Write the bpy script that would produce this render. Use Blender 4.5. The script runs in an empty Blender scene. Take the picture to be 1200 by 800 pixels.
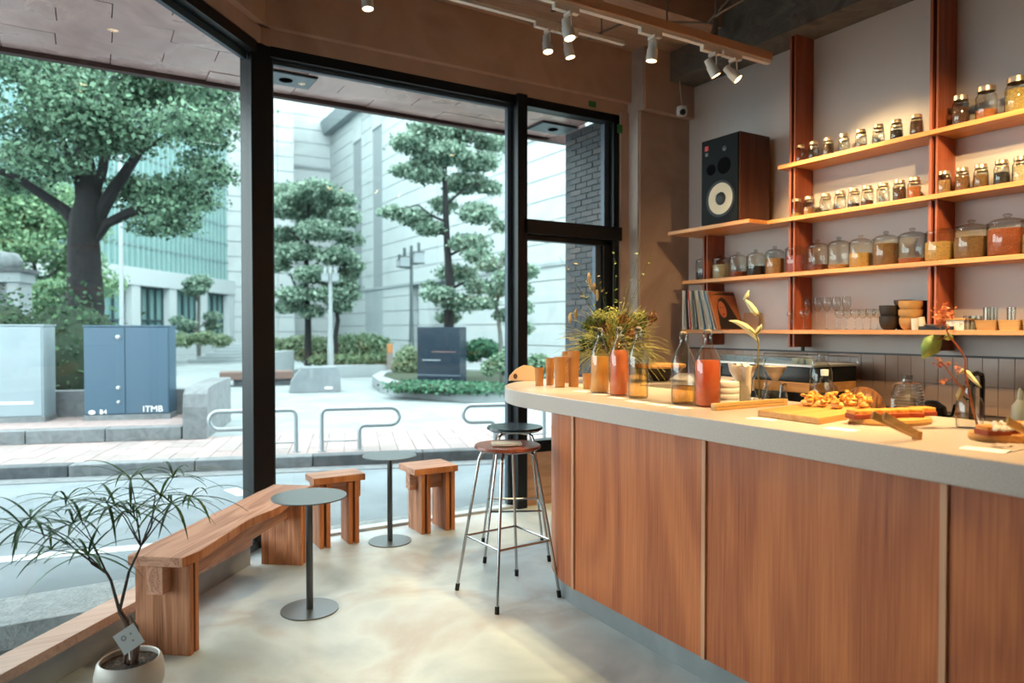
import bpy, math, random
import numpy as np
from mathutils import Vector, Matrix
random.seed(7)
S = bpy.context.scene
COL = S.collection
R = math.radians
# ---------------------------------------------------------------- camera
EYE = Vector((0, 0, 1.37)); YAW = R(30.97); PITCH = R(1.035); F = 830.0
cam_d = bpy.data.cameras.new('camera'); cam = bpy.data.objects.new('camera', cam_d); COL.objects.link(cam)
cam.location = EYE; cam.rotation_euler = (R(90) - PITCH, 0, -YAW)
cam_d.lens = F / 1200 * 36; cam_d.sensor_width = 36; cam_d.clip_end = 300
cam_d.dof.use_dof = True; cam_d.dof.focus_distance = 3.4; cam_d.dof.aperture_fstop = 1.8
S.camera = cam
# ---------------------------------------------------------------- sky, exposure
w = bpy.data.worlds.new('overcast_sky'); S.world = w; w.use_nodes = True
wn = w.node_tree.nodes; wl = w.node_tree.links; wn.clear()
wo = wn.new('ShaderNodeOutputWorld'); bg = wn.new('ShaderNodeBackground'); tc = wn.new('ShaderNodeTexCoord')
sx = wn.new('ShaderNodeSeparateXYZ'); rp = wn.new('ShaderNodeValToRGB')
wl.new(tc.outputs['Generated'], sx.inputs[0]); wl.new(sx.outputs['Z'], rp.inputs[0]); wl.new(rp.outputs[0], bg.inputs[0]); wl.new(bg.outputs[0], wo.inputs[0])
rp.color_ramp.elements[0].color = (.90, .965, 1, 1); rp.color_ramp.elements[1].color = (.95, .985, 1, 1)
bg.inputs[1].default_value = 7.4
S.view_settings.view_transform = 'Standard'; S.view_settings.look = 'None'
S.view_settings.exposure = 0.06; S.view_settings.gamma = 1; S.view_settings.use_curve_mapping = False
S.cycles.use_denoising = True
S.cycles.max_bounces = 10; S.cycles.diffuse_bounces = 5; S.cycles.glossy_bounces = 4
S.cycles.transmission_bounces = 6; S.cycles.transparent_max_bounces = 24
S.cycles.sample_clamp_indirect = 6; S.cycles.caustics_reflective = False; S.cycles.caustics_refractive = False
# ---------------------------------------------------------------- measuring helpers
_sp, _cp = math.sin(PITCH), math.cos(PITCH)
FW = Vector((math.sin(YAW) * _cp, math.cos(YAW) * _cp, -_sp)); RT = Vector((math.cos(YAW), -math.sin(YAW), 0)); UP = RT.cross(FW)
def P(px, py, x=None, y=None, z=None, d=None):
    """the world point seen at (px, py) on the plane x=, y= or z=, or at forward depth d"""
    v = FW + RT * ((px - 600) / F) + UP * ((400 - py) / F)
    t = d if d is not None else ((x - EYE.x) / v.x if x is not None else ((y - EYE.y) / v.y if y is not None else (z - EYE.z) / v.z))
    return EYE + v * t
# street frame: s along the street, n away from the cafe
SA = -R(18.3); SU = Vector((math.cos(SA), math.sin(SA), 0)); SN = Vector((-math.sin(SA), math.cos(SA), 0))
def ST(s, n, z=0): return SU * s + SN * n + Vector((0, 0, z))
def to_sn(p): return p.dot(SU), p.dot(SN)
# ---------------------------------------------------------------- materials
def lin(c):
    if isinstance(c, str):
        c = [int(c[i:i + 2], 16) / 255 for i in (0, 2, 4)]
    return tuple((v / 12.92 if v <= .04045 else ((v + .055) / 1.055) ** 2.4) for v in c) + (1,)
def new_mat(name):
    m = bpy.data.materials.new(name); m.use_nodes = True; return m, m.node_tree.nodes, m.node_tree.links, m.node_tree.nodes['Principled BSDF']
def plain(name, c, rough=.5, metal=0, spec=.5, emit=None, es=1, trans=0, ior=1.45, coat=0, alpha=1, var=0, vs=8, bump=0, bs=40):
    m, n, l, b = new_mat(name)
    b.inputs['Base Color'].default_value = lin(c); b.inputs['Roughness'].default_value = rough; b.inputs['Metallic'].default_value = metal
    b.inputs['Specular IOR Level'].default_value = spec; b.inputs['Coat Weight'].default_value = coat
    b.inputs['Transmission Weight'].default_value = trans; b.inputs['IOR'].default_value = ior; b.inputs['Alpha'].default_value = alpha
    if emit: b.inputs['Emission Color'].default_value = lin(emit); b.inputs['Emission Strength'].default_value = es
    if var or bump:
        t = n.new('ShaderNodeTexCoord')
    if var:
        nz = n.new('ShaderNodeTexNoise'); nz.inputs['Scale'].default_value = vs; nz.inputs['Detail'].default_value = 5
        l.new(t.outputs['Object'], nz.inputs['Vector'])
        r = n.new('ShaderNodeValToRGB'); c0 = lin(c)
        r.color_ramp.elements[0].position = .3; r.color_ramp.elements[1].position = .7
        r.color_ramp.elements[0].color = tuple(v * (1 - var) for v in c0[:3]) + (1,); r.color_ramp.elements[1].color = tuple(min(1, v * (1 + var)) for v in c0[:3]) + (1,)
        l.new(nz.outputs['Fac'], r.inputs[0]); l.new(r.outputs[0], b.inputs['Base Color'])
    if bump:
        nb = n.new('ShaderNodeTexNoise'); nb.inputs['Scale'].default_value = bs; nb.inputs['Detail'].default_value = 4; l.new(t.outputs['Object'], nb.inputs['Vector'])
        bp = n.new('ShaderNodeBump'); bp.inputs['Strength'].default_value = bump; bp.inputs['Distance'].default_value = .02
        l.new(nb.outputs['Fac'], bp.inputs['Height']); l.new(bp.outputs[0], b.inputs['Normal'])
    return m
def wood(name, c1, c2, axis='X', scale=1.0, rough=.45, ring=6, stretch=12, spec=.4, rnd=True, dark=None, bump=.15, contrast=1):
    """long grain along the given object axis"""
    m, n, l, b = new_mat(name)
    t = n.new('ShaderNodeTexCoord'); mp = n.new('ShaderNodeMapping')
    sc = [ring * scale] * 3; sc['XYZ'.index(axis)] = ring * scale / stretch; mp.inputs['Scale'].default_value = sc
    l.new(t.outputs['Object'], mp.inputs['Vector'])
    if rnd:
        oi = n.new('ShaderNodeObjectInfo'); mul = n.new('ShaderNodeMath'); mul.operation = 'MULTIPLY'; mul.inputs[1].default_value = 37
        l.new(oi.outputs['Random'], mul.inputs[0]); cb = n.new('ShaderNodeCombineXYZ')
        for k in range(3): l.new(mul.outputs[0], cb.inputs[k])
        l.new(cb.outputs[0], mp.inputs['Location'])
    nz = n.new('ShaderNodeTexNoise'); nz.inputs['Scale'].default_value = 1; nz.inputs['Detail'].default_value = 3; nz.inputs['Distortion'].default_value = .8
    l.new(mp.outputs[0], nz.inputs['Vector'])
    m1 = n.new('ShaderNodeMath'); m1.operation = 'MULTIPLY'; m1.inputs[1].default_value = 9; l.new(nz.outputs['Fac'], m1.inputs[0])
    sn = n.new('ShaderNodeMath'); sn.operation = 'SINE'; m1b = n.new('ShaderNodeMath'); m1b.operation = 'MULTIPLY'; m1b.inputs[1].default_value = 3.1
    l.new(m1.outputs[0], m1b.inputs[0]); l.new(m1b.outputs[0], sn.inputs[0])
    mp2 = n.new('ShaderNodeMapping'); s2 = [140] * 3; s2['XYZ'.index(axis)] = 3; mp2.inputs['Scale'].default_value = s2; l.new(t.outputs['Object'], mp2.inputs['Vector'])
    n2 = n.new('ShaderNodeTexNoise'); n2.inputs['Scale'].default_value = 1; n2.inputs['Detail'].default_value = 3; l.new(mp2.outputs[0], n2.inputs['Vector'])
    ad = n.new('ShaderNodeMath'); ad.operation = 'MULTIPLY_ADD'; ad.inputs[1].default_value = .22 * contrast; l.new(sn.outputs[0], ad.inputs[0]); l.new(n2.outputs['Fac'], ad.inputs[2])
    r = n.new('ShaderNodeValToRGB'); r.color_ramp.elements[0].position = .2; r.color_ramp.elements[1].position = .8
    r.color_ramp.elements[0].color = lin(c1); r.color_ramp.elements[1].color = lin(c2)
    if dark: e = r.color_ramp.elements.new(.08); e.color = lin(dark)
    l.new(ad.outputs[0], r.inputs[0]); l.new(r.outputs[0], b.inputs['Base Color'])
    bp = n.new('ShaderNodeBump'); bp.inputs['Strength'].default_value = bump; bp.inputs['Distance'].default_value = .003; l.new(ad.outputs[0], bp.inputs['Height']); l.new(bp.outputs[0], b.inputs['Normal'])
    b.inputs['Roughness'].default_value = rough; b.inputs['Specular IOR Level'].default_value = spec
    return m
def mottled(name, cols, scale=2, rough=.4, bump=.1, rough2=None, detail=8, spec=.5, bs=30, dist=1.0, space='Object', mapscale=None):
    m, n, l, b = new_mat(name)
    t = n.new('ShaderNodeTexCoord'); nz = n.new('ShaderNodeTexNoise'); nz.inputs['Scale'].default_value = scale; nz.inputs['Detail'].default_value = detail; nz.inputs['Distortion'].default_value = dist
    src = t.outputs[space]
    if mapscale:
        mp = n.new('ShaderNodeMapping'); mp.inputs['Scale'].default_value = mapscale; l.new(src, mp.inputs['Vector']); src = mp.outputs[0]
    l.new(src, nz.inputs['Vector'])
    r = n.new('ShaderNodeValToRGB'); els = r.color_ramp.elements
    k = len(cols)
    els[0].position = .3; els[0].color = lin(cols[0]); els[1].position = .7; els[1].color = lin(cols[-1])
    for i in range(1, k - 1): e = els.new(.3 + .4 * i / (k - 1)); e.color = lin(cols[i])
    l.new(nz.outputs['Fac'], r.inputs[0]); l.new(r.outputs[0], b.inputs['Base Color'])
    nb = n.new('ShaderNodeTexNoise'); nb.inputs['Scale'].default_value = bs; nb.inputs['Detail'].default_value = 5; l.new(src, nb.inputs['Vector'])
    bp = n.new('ShaderNodeBump'); bp.inputs['Strength'].default_value = bump; bp.inputs['Distance'].default_value = .02
    l.new(nb.outputs['Fac'], bp.inputs['Height']); l.new(bp.outputs[0], b.inputs['Normal'])
    b.inputs['Roughness'].default_value = rough; b.inputs['Specular IOR Level'].default_value = spec
    if rough2 is not None:
        mr = n.new('ShaderNodeMapRange'); mr.inputs['From Min'].default_value = .3; mr.inputs['From Max'].default_value = .7
        mr.inputs['To Min'].default_value = rough; mr.inputs['To Max'].default_value = rough2; l.new(nz.outputs['Fac'], mr.inputs['Value']); l.new(mr.outputs[0], b.inputs['Roughness'])
    return m
def glass(name, tint='FFFFFF', rough=.0, edge=.0, refl=1.0, ior=1.45):
    """clear thin-walled glass: fresnel mix of see-through and mirror, darker towards grazing edges"""
    m = bpy.data.materials.new(name); m.use_nodes = True; n = m.node_tree.nodes; l = m.node_tree.links; n.clear()
    o = n.new('ShaderNodeOutputMaterial'); tr = n.new('ShaderNodeBsdfTransparent'); gl = n.new('ShaderNodeBsdfGlossy'); mx = n.new('ShaderNodeMixShader')
    gl.inputs['Roughness'].default_value = rough
    lw = n.new('ShaderNodeLayerWeight'); lw.inputs['Blend'].default_value = .5      # Facing = 1 - |cos|, same from both sides
    pw = n.new('ShaderNodeMath'); pw.operation = 'POWER'; pw.inputs[1].default_value = 5; l.new(lw.outputs['Facing'], pw.inputs[0])
    mm = n.new('ShaderNodeMath'); mm.operation = 'MULTIPLY_ADD'; mm.inputs[1].default_value = .9 * refl; mm.inputs[2].default_value = .045 * refl; l.new(pw.outputs[0], mm.inputs[0])
    l.new(mm.outputs[0], mx.inputs[0]); l.new(tr.outputs[0], mx.inputs[1]); l.new(gl.outputs[0], mx.inputs[2]); l.new(mx.outputs[0], o.inputs[0])
    mc = n.new('ShaderNodeMix'); mc.data_type = 'RGBA'
    t = lin(tint); mc.inputs[6].default_value = t; mc.inputs[7].default_value = tuple(v * (1 - edge) for v in t[:3]) + (1,)
    p3 = n.new('ShaderNodeMath'); p3.operation = 'POWER'; p3.inputs[1].default_value = 3; l.new(lw.outputs['Facing'], p3.inputs[0]); l.new(p3.outputs[0], mc.inputs[0]); l.new(mc.outputs[2], tr.inputs[0])
    return m
def leafmat(name, c1, c2, rough=.5, trans=.25):
    m, n, l, b = new_mat(name)
    g = n.new('ShaderNodeNewGeometry'); r = n.new('ShaderNodeValToRGB'); r.color_ramp.elements[0].color = lin(c1); r.color_ramp.elements[1].color = lin(c2)
    l.new(g.outputs['Random Per Island'], r.inputs[0]); l.new(r.outputs[0], b.inputs['Base Color']); b.inputs['Roughness'].default_value = rough
    b.inputs['Specular IOR Level'].default_value = .3
    o = n['Material Output']; td = n.new('ShaderNodeBsdfTranslucent'); l.new(r.outputs[0], td.inputs[0]); mx = n.new('ShaderNodeMixShader'); mx.inputs[0].default_value = trans
    l.new(b.outputs[0], mx.inputs[1]); l.new(td.outputs[0], mx.inputs[2]); l.new(mx.outputs[0], o.inputs[0])
    return m
# ---------------------------------------------------------------- mesh helpers
class MB:
    def __init__(s): s.v = []; s.f = []
    def add(s, vs, fs, M=None):
        o = len(s.v)
        s.v += [tuple(M @ Vector(v)) if M else tuple(v) for v in vs]; s.f += [tuple(i + o for i in f) for f in fs]; return s
    def box(s, a, b, M=None):
        (x0, y0, z0), (x1, y1, z1) = a, b
        return s.add([(x0, y0, z0), (x1, y0, z0), (x1, y1, z0), (x0, y1, z0), (x0, y0, z1), (x1, y0, z1), (x1, y1, z1), (x0, y1, z1)],
                     [(3, 2, 1, 0), (4, 5, 6, 7), (0, 1, 5, 4), (1, 2, 6, 5), (2, 3, 7, 6), (3, 0, 4, 7)], M)
    def cbox(s, c, d, rz=0, M=None):
        m = Matrix.Translation(c) @ Matrix.Rotation(rz, 4, 'Z')
        if M: m = M @ m
        return s.box((-d[0] / 2, -d[1] / 2, -d[2] / 2), (d[0] / 2, d[1] / 2, d[2] / 2), m)
    def lathe(s, prof, seg=20, c=(0, 0, 0), M=None, cap=True):
        """profile of (r, z); closes to the axis where r == 0"""
        vs = []; fs = []; rings = []
        for r, z in prof:
            if r <= 1e-6: rings.append([len(vs)]); vs.append((c[0], c[1], c[2] + z))
            else:
                rings.append(list(range(len(vs), len(vs) + seg)))
                vs += [(c[0] + r * math.cos(2 * math.pi * k / seg), c[1] + r * math.sin(2 * math.pi * k / seg), c[2] + z) for k in range(seg)]
        for A, B in zip(rings, rings[1:]):
            for k in range(seg):
                k2 = (k + 1) % seg
                if len(A) == 1 and len(B) == 1: continue
                if len(A) == 1: fs.append((A[0], B[k2], B[k]))
                elif len(B) == 1: fs.append((A[k], A[k2], B[0]))
                else: fs.append((A[k], A[k2], B[k2], B[k]))
        return s.add(vs, fs, M)
    def tube(s, pts, r, seg=8, caps=True, M=None):
        pts = [Vector(p) for p in pts]; n = len(pts); rs = r if isinstance(r, (list, tuple)) else [r] * n
        vs = []; fs = []; prev = None
        for i, p in enumerate(pts):
            t = (pts[min(i + 1, n - 1)] - pts[max(i - 1, 0)]).normalized()
            if prev is None: a = t.orthogonal().normalized()
            else:
                a = prev - t * prev.dot(t); a = a.normalized() if a.length > 1e-6 else t.orthogonal().normalized()
            prev = a; b = t.cross(a)
            vs += [tuple(p + (a * math.cos(2 * math.pi * k / seg) + b * math.sin(2 * math.pi * k / seg)) * rs[i]) for k in range(seg)]
        for i in range(n - 1):
            for k in range(seg):
                k2 = (k + 1) % seg; fs.append((i * seg + k, i * seg + k2, (i + 1) * seg + k2, (i + 1) * seg + k))
        if caps: fs.append(tuple(range(seg - 1, -1, -1))); fs.append(tuple(range((n - 1) * seg, n * seg)))
        return s.add(vs, fs, M)
    def prism(s, poly, z0, z1, M=None):
        n = len(poly); vs = [(x, y, z0) for x, y in poly] + [(x, y, z1) for x, y in poly]
        ar = sum(poly[i][0] * poly[(i + 1) % n][1] - poly[(i + 1) % n][0] * poly[i][1] for i in range(n))
        if ar < 0: vs = [(x, y, z0) for x, y in poly[::-1]] + [(x, y, z1) for x, y in poly[::-1]]
        fs = [tuple(range(n - 1, -1, -1)), tuple(range(n, 2 * n))] + [(i, (i + 1) % n, n + (i + 1) % n, n + i) for i in range(n)]
        return s.add(vs, fs, M)
    def blob(s, c, r, seg=10, rings=6, jit=0, M=None):
        r = r if isinstance(r, (tuple, list)) else (r, r, r); prof = []
        vs = [(c[0], c[1], c[2] - r[2])]
        for i in range(1, rings):
            a = math.pi * i / rings
            for k in range(seg):
                b = 2 * math.pi * k / seg; q = 1 + random.uniform(-jit, jit)
                vs.append((c[0] + r[0] * math.sin(a) * math.cos(b) * q, c[1] + r[1] * math.sin(a) * math.sin(b) * q, c[2] - r[2] * math.cos(a) * q))
        vs.append((c[0], c[1], c[2] + r[2])); fs = []
        for k in range(seg): fs.append((0, 1 + (k + 1) % seg, 1 + k))
        for i in range(rings - 2):
            for k in range(seg):
                a = 1 + i * seg; fs.append((a + k, a + (k + 1) % seg, a + seg + (k + 1) % seg, a + seg + k))
        a = 1 + (rings - 2) * seg; e = len(vs) - 1
        for k in range(seg): fs.append((a + k, a + (k + 1) % seg, e))
        return s.add(vs, fs, M)
    def build(s, name, mat, parent=None, smooth=False, bevel=0, kind=None, mesh=None):
        me = mesh or bpy.data.meshes.new(name)
        if not mesh:
            me.from_pydata(s.v, [], s.f); me.update()
            if mat: me.materials.append(mat)
            if smooth:
                me.polygons.foreach_set('use_smooth', [True] * len(me.polygons))
                me.set_sharp_from_angle(angle=R(40))
        o = bpy.data.objects.new(name, me); COL.objects.link(o)
        if parent: o.parent = parent
        if bevel:
            md = o.modifiers.new('bevel', 'BEVEL'); md.width = bevel; md.segments = 2; md.limit_method = 'ANGLE'; md.angle_limit = R(40)
        if kind: o['kind'] = kind
        return o
def tag(o, label=None, cat=None, group=None, kind=None):
    if label: o['label'] = label
    if cat: o['category'] = cat
    if group: o['group'] = group
    if kind: o['kind'] = kind
    return o
def thing(name, label, cat, loc=(0, 0, 0), rz=0, group=None):
    o = bpy.data.objects.new(name, None); COL.objects.link(o); o.location = loc; o.rotation_euler = (0, 0, rz); o.empty_display_size = .05
    return tag(o, label, cat, group)
def struct(name, mb, mat, bevel=0): return mb.build(name, mat, None, bevel=bevel, kind='structure')
def sempty(name, loc=(0, 0, 0), rz=0):
    o = bpy.data.objects.new(name, None); COL.objects.link(o); o.location = loc; o.rotation_euler = (0, 0, rz); o['kind'] = 'structure'; return o
def inst(name, mesh, parent, loc, rz=0):
    o = bpy.data.objects.new(name, mesh); COL.objects.link(o); o.parent = parent; o.location = loc
    if rz: o.rotation_euler = (0, 0, rz)
    return o
def copy_tree(o, parent=None):
    kids = list(o.children); c = o.copy(); COL.objects.link(c); c.parent = parent
    for k in kids: copy_tree(k, c)
    return c
def textobj(name, s, size, mat, parent, loc, rot, depth=.001):
    cu = bpy.data.curves.new(name, 'FONT'); cu.body = s; cu.size = size; cu.extrude = depth; cu.align_x = 'CENTER'; cu.align_y = 'CENTER'
    t = bpy.data.objects.new('tmp', cu); COL.objects.link(t); bpy.context.view_layer.update()
    me = bpy.data.meshes.new_from_object(t.evaluated_get(bpy.context.evaluated_depsgraph_get())); bpy.data.objects.remove(t)
    me.materials.clear(); me.materials.append(mat)
    o = bpy.data.objects.new(name, me); COL.objects.link(o); o.parent = parent; o.location = loc; o.rotation_euler = rot; return o
def leaves_mesh(name, blobs, n, size, mat, parent=None, seed=1, aspect=.6, shell=.55, kind=None, up=.3):
    """n small leaf quads (folded along the rib) scattered in ellipsoids [(centre, (rx,ry,rz)), ...]"""
    rg = np.random.default_rng(seed); vol = np.array([b[1][0] * b[1][1] * b[1][2] for b in blobs]) ** .75; vol /= vol.sum()
    which = rg.choice(len(blobs), n, p=vol); C = np.array([list(b[0]) for b in blobs])[which]; RR = np.array([list(b[1]) for b in blobs])[which]
    d = rg.normal(size=(n, 3)); d /= np.linalg.norm(d, axis=1)[:, None]; rad = (shell + (1 - shell) * rg.random(n) ** .6)[:, None] * (1 + .16 * rg.normal(size=(n, 1)))
    pos = C + d * RR * rad
    a = rg.normal(size=(n, 3)); a /= np.linalg.norm(a, axis=1)[:, None]
    nn = rg.normal(size=(n, 3)) + np.array([0, 0, up * 3]) + d * .8; nn -= a * (nn * a).sum(1)[:, None]; nn /= np.linalg.norm(nn, axis=1)[:, None]
    b = np.cross(nn, a); sz = (size * (.6 + .8 * rg.random(n)))[:, None]
    v = np.empty((n, 4, 3)); v[:, 0] = pos - a * sz * .5; v[:, 1] = pos + b * sz * .5 * aspect; v[:, 2] = pos + a * sz * .5; v[:, 3] = pos - b * sz * .5 * aspect + nn * sz * .1
    me = bpy.data.meshes.new(name); me.vertices.add(4 * n); me.vertices.foreach_set('co', v.reshape(-1)); me.loops.add(4 * n); me.polygons.add(n)
    me.loops.foreach_set('vertex_index', np.arange(4 * n, dtype=np.int32)); me.polygons.foreach_set('loop_start', np.arange(0, 4 * n, 4, dtype=np.int32)); me.update(calc_edges=True)
    me.materials.append(mat); o = bpy.data.objects.new(name, me); COL.objects.link(o)
    if parent: o.parent = parent
    if kind: o['kind'] = kind
    return o
# ================================================================ materials
M = {}
M['floor'] = mottled('polished_concrete', ['9AA6AB', 'B2BDC2', 'C8D2D6', 'B9B6B5', 'D2DBDE'], 1.6, .30, .05, .48, dist=.5)
M['plaster'] = mottled('brown_plaster', ['9A7B6C', 'AE9080', 'A48474'], 1.5, .8, .05)
M['column_lit'] = mottled('lit_column_plaster', ['A09088', 'B5A79F', 'AA9B93'], 2, .8, .05)
M['concrete_dark'] = mottled('raw_concrete', ['4A4542', '67615B', '59534D', '726B64'], 3, .8, .25)
M['concrete_brown'] = mottled('board_marked_concrete', ['8A6F60', 'A88977', '997B6B'], 2.5, .8, .2, mapscale=(1, 4, 1))
M['ceil_dark'] = mottled('dark_ceiling_paint', ['241D1A', '332924'], 2, .9, .1)
M['white_wall'] = mottled('white_wall_paint', ['BCAEA6', 'CABDB6'], .7, .55, .02)
M['black_metal'] = plain('black_window_metal', '15181B', .38, .3)
M['grey_alu'] = plain('grey_reveal_metal', '4A5560', .45, .4)
M['glass'] = glass('window_glass', 'F4FBFA', 0, .05, .55)
M['sill_wood'] = wood('pale_sill_wood', 'C0998A', 'DDBFB0', 'Y', 1, .5)
M['riser'] = mottled('grey_sill_riser', ['98A2A8', 'AEB6BA'], 3, .7, .1)
M['white'] = plain('white_paint', 'E6E3DF', .45)
M['cabinet_ply'] = wood('counter_plywood', '9A502C', 'C07040', 'Z', .5, .36, 5, 5, dark='7E4126', contrast=.85, bump=.03)
M['batten'] = wood('pale_batten', 'BE8B6A', 'D09E7C', 'Z', 1, .5)
M['worktop'] = mottled('speckled_worktop', ['B4A49A', 'BEAEA4', 'C8B9AF'], 220, .3, .05, detail=3, dist=0)
M['kick'] = mottled('grey_kickboard', ['7C8385', '92989A'], 3, .45, .05)
M['shelf'] = wood('oiled_shelf_wood', 'C27A40', 'DA9A5A', 'Y', 1, .38, 6, 14, bump=.05, rnd=False)
M['post'] = wood('red_brown_post_wood', '8C4426', 'A5573A', 'Z', 1, .4, 6, 14, bump=.05)
M['post_dark'] = plain('post_gap_shade', '1B1210', .8)  # dark filler paints the shade in the gap between paired boards
M['bench'] = wood('reclaimed_cedar', 'A87256', 'CE9A7E', 'X', 1, .6, 9, 10, dark='6E412C', bump=.4)
M['bench_leg'] = wood('reclaimed_cedar_upright', '96603F', 'C08361', 'Z', 1, .6, 9, 6, dark='5F3826', bump=.5)
M['bench_edge'] = wood('cut_cedar_edge', 'B86A34', 'D68A50', 'Z', 1, .5)
M['steel_grey'] = plain('grey_powder_steel', '74797B', .33, .6)
M['steel_pole'] = plain('dark_steel_pole', '54575A', .35, .7)
M['chrome'] = plain('chrome', 'B4B7B9', .18, 1)
M['rubber'] = plain('black_rubber', '121212', .6)
M['seat_brown'] = wood('brown_stool_veneer', '6E3524', '8A4832', 'X', 1, .25, 5, 8)
M['seat_black'] = plain('black_stool_lacquer', '23303A', .25, 0, .6)
M['paper'] = plain('white_card', 'F4F1EC', .7)
M['jar'] = glass('jar_glass', 'F3F5F3', .04, .6, 1.7)
M['bottle'] = glass('bottle_glass', 'F6F8F6', .03, .7, 2.0)
M['lid'] = plain('tin_lid', 'C9B299', .35, .85)
M['black'] = plain('matt_black', '141414', .5)
M['black_gloss'] = plain('gloss_black', '0F0F10', .2)
M['board'] = wood('cutting_board', 'B47A3E', 'D29C58', 'X', 1, .5)
M['terracotta'] = plain('wood_fibre_cup', 'B4793F', .6, var=.1)
M['brick'] = mottled('dark_brick', ['15171B', '25282D', '1C1F24'], 9, .5, .3)
M['mortar'] = plain('brick_mortar', '4A5054', .9)
M['copper'] = mottled('patina_copper', ['C49C95', 'DFB8B0', 'CEA69E'], 1.6, .34, .8, .22, bs=2.6)
for k in ('copper',):
    M[k].node_tree.nodes['Principled BSDF'].inputs['Metallic'].default_value = .15
M['copper_edge'] = plain('dark_copper_edge', '4A3430', .5, .4)
M['road'] = mottled('asphalt', ['5E676C', '6B757B', '788288'], 1.2, .75, .1, bs=60)
M['kerb'] = mottled('granite_kerb', ['5C6163', '6B7073', '74797C'], 8, .8, .25)
M['kerb_dark'] = mottled('dark_granite_kerb', ['3E4448', '545A5E'], 8, .8, .2)  # darker granite for some kerb stones and slabs
M['pink_tile'] = mottled('pink_paver', ['857573', '918280', '877C7A'], 3, .8, .1)
M['plaza'] = mottled('pale_plaza_paving', ['757D7F', '808A8C', '8C9597'], 1.4, .8, .1)
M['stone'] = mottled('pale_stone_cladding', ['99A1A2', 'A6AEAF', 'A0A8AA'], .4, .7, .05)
M['stone_shade'] = mottled('grey_and_shaded_stone', ['7E888B', '8F999C'], .4, .7, .05)  # grey stone, also stands in for shaded faces and recesses of pale stone
M['joint'] = plain('stone_joint', '7C8588', .9)
M['roadline'] = plain('white_road_line', 'C9D0D2', .7)
M['steel_rail'] = plain('brushed_rail_steel', '9AA2A6', .35, .5)
M['curtain_glass'] = plain('green_curtain_glass', '789C9A', .15, .1, .6, var=.12, vs=.4)
M['dark_glass'] = plain('dark_window_glass', '4D6468', .1, .2, .8)
M['white_frame'] = plain('white_building_frame', 'B3BCBE', .6)
M['leaf_dark'] = leafmat('oak_leaves', '10241C', '7A9E82', .55, .42)
M['leaf_pine'] = leafmat('pine_leaves', '365749', 'A2BBA8', .55, .45)
M['leaf_light'] = leafmat('light_leaves', '4A7057', '93B48C', .55, .35)
M['leaf_hedge'] = leafmat('hedge_leaves', '22382A', '3F5F42', .6, .2)
M['leaf_bush'] = leafmat('clipped_bush_leaves', '5E7656', '93A488', .6, .3)
M['leaf_ground'] = leafmat('ground_cover_leaves', '27503F', '4F7F62', .6, .2)
M['bark'] = mottled('dark_bark', ['0C0D0F', '1A1B1E'], 6, .95, .8, bs=12)
M['bark_grey'] = mottled('grey_bark', ['40443F', '5B605B'], 6, .95, .8, bs=12)
M['cab_blue'] = plain('blue_grey_cabinet_paint', '3C5567', .35, .1)
M['cab_grey'] = plain('pale_grey_cabinet_paint', '7F8E95', .4, .1, var=.06, vs=3)
M['navy'] = plain('navy_panel', '1A2A38', .25, .1)
M['tile'] = plain('taupe_wall_tile', 'AE8C78', .16, 0, .6)
M['grout'] = plain('grout', '8C7261', .9)

# ================================================================ room shell
X_R, Y_W, Y_H = 4.45, 4.65, 4.55
C0 = Vector((.92, 4.65, 0)); LD = Vector((-.659, -.752, 0)).normalized(); LN = Vector((.752, -.659, 0)).normalized()   # left glazing: start, direction, inward normal
LROT = math.atan2(LD.y, LD.x)
LEND = C0 + LD * 6.0
CEIL = 4.1
# floor polygon
def L(t, off=0, z=0): return C0 + LD * t + LN * off + Vector((0, 0, z))
e = LEND
struct('floor', MB().prism([(C0.x, C0.y + .04), (4.6, Y_W + .04), (4.6, -3), (e.x - .05, -3), (e.x - .05, e.y), ], -.12, 0), M['floor'])
struct('wall_kitchen', MB().box((X_R, -3, 0), (X_R + .15, 4.8, CEIL)), M['white_wall'])
struct('wall_back', MB().box((e.x - .15, -3.15, 0), (X_R + .15, -3, CEIL)), M['white_wall'])
struct('wall_left', MB().box((e.x - .2, -3, 0), (e.x - .05, e.y, CEIL)), M['white_wall'])
ce = struct('ceiling', MB().box((e.x - .2, -3.15, CEIL), (X_R + .15, 4.8, CEIL + .1)), M['ceil_dark'])
# header walls above the glazing, with the lower recessed band
h = MB(); h.box((C0.x - .1, Y_H, 3.24), (3.9, Y_W + .1, CEIL)); h.box((C0.x, Y_H + .05, 3.135), (3.9, Y_W + .1, 3.24)); struct('wall_window_header', h, M['plaster'])
h = MB(); Ml = Matrix.Translation(C0) @ Matrix.Rotation(LROT, 4, 'Z')      # local +x along the glazing, local -y... inward
# LN in local coordinates: +y if cross(LD,LN)>0
sgn = 1 if (LD.x * LN.y - LD.y * LN.x) > 0 else -1
def lbox(mb, t0, t1, o0, o1, z0, z1):
    a, b = sorted((o0 * sgn, o1 * sgn)); return mb.box((t0, a, z0), (t1, b, z1), Ml)
lbox(h, -.03, 6.1, -.1, .1, 3.24, CEIL); lbox(h, -.03, 6.1, -.1, .05, 3.135, 3.24); struct('wall_left_header', h, M['plaster'])
# ceiling beams
struct('ceiling_beam_window', MB().box((-3, 3.84, 3.66), (4.45, 4.56, CEIL)), M['concrete_brown'])
struct('ceiling_beam_kitchen', MB().box((4.17, -3, 3.42), (4.46, 4.40, CEIL)), M['concrete_dark'])
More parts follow.
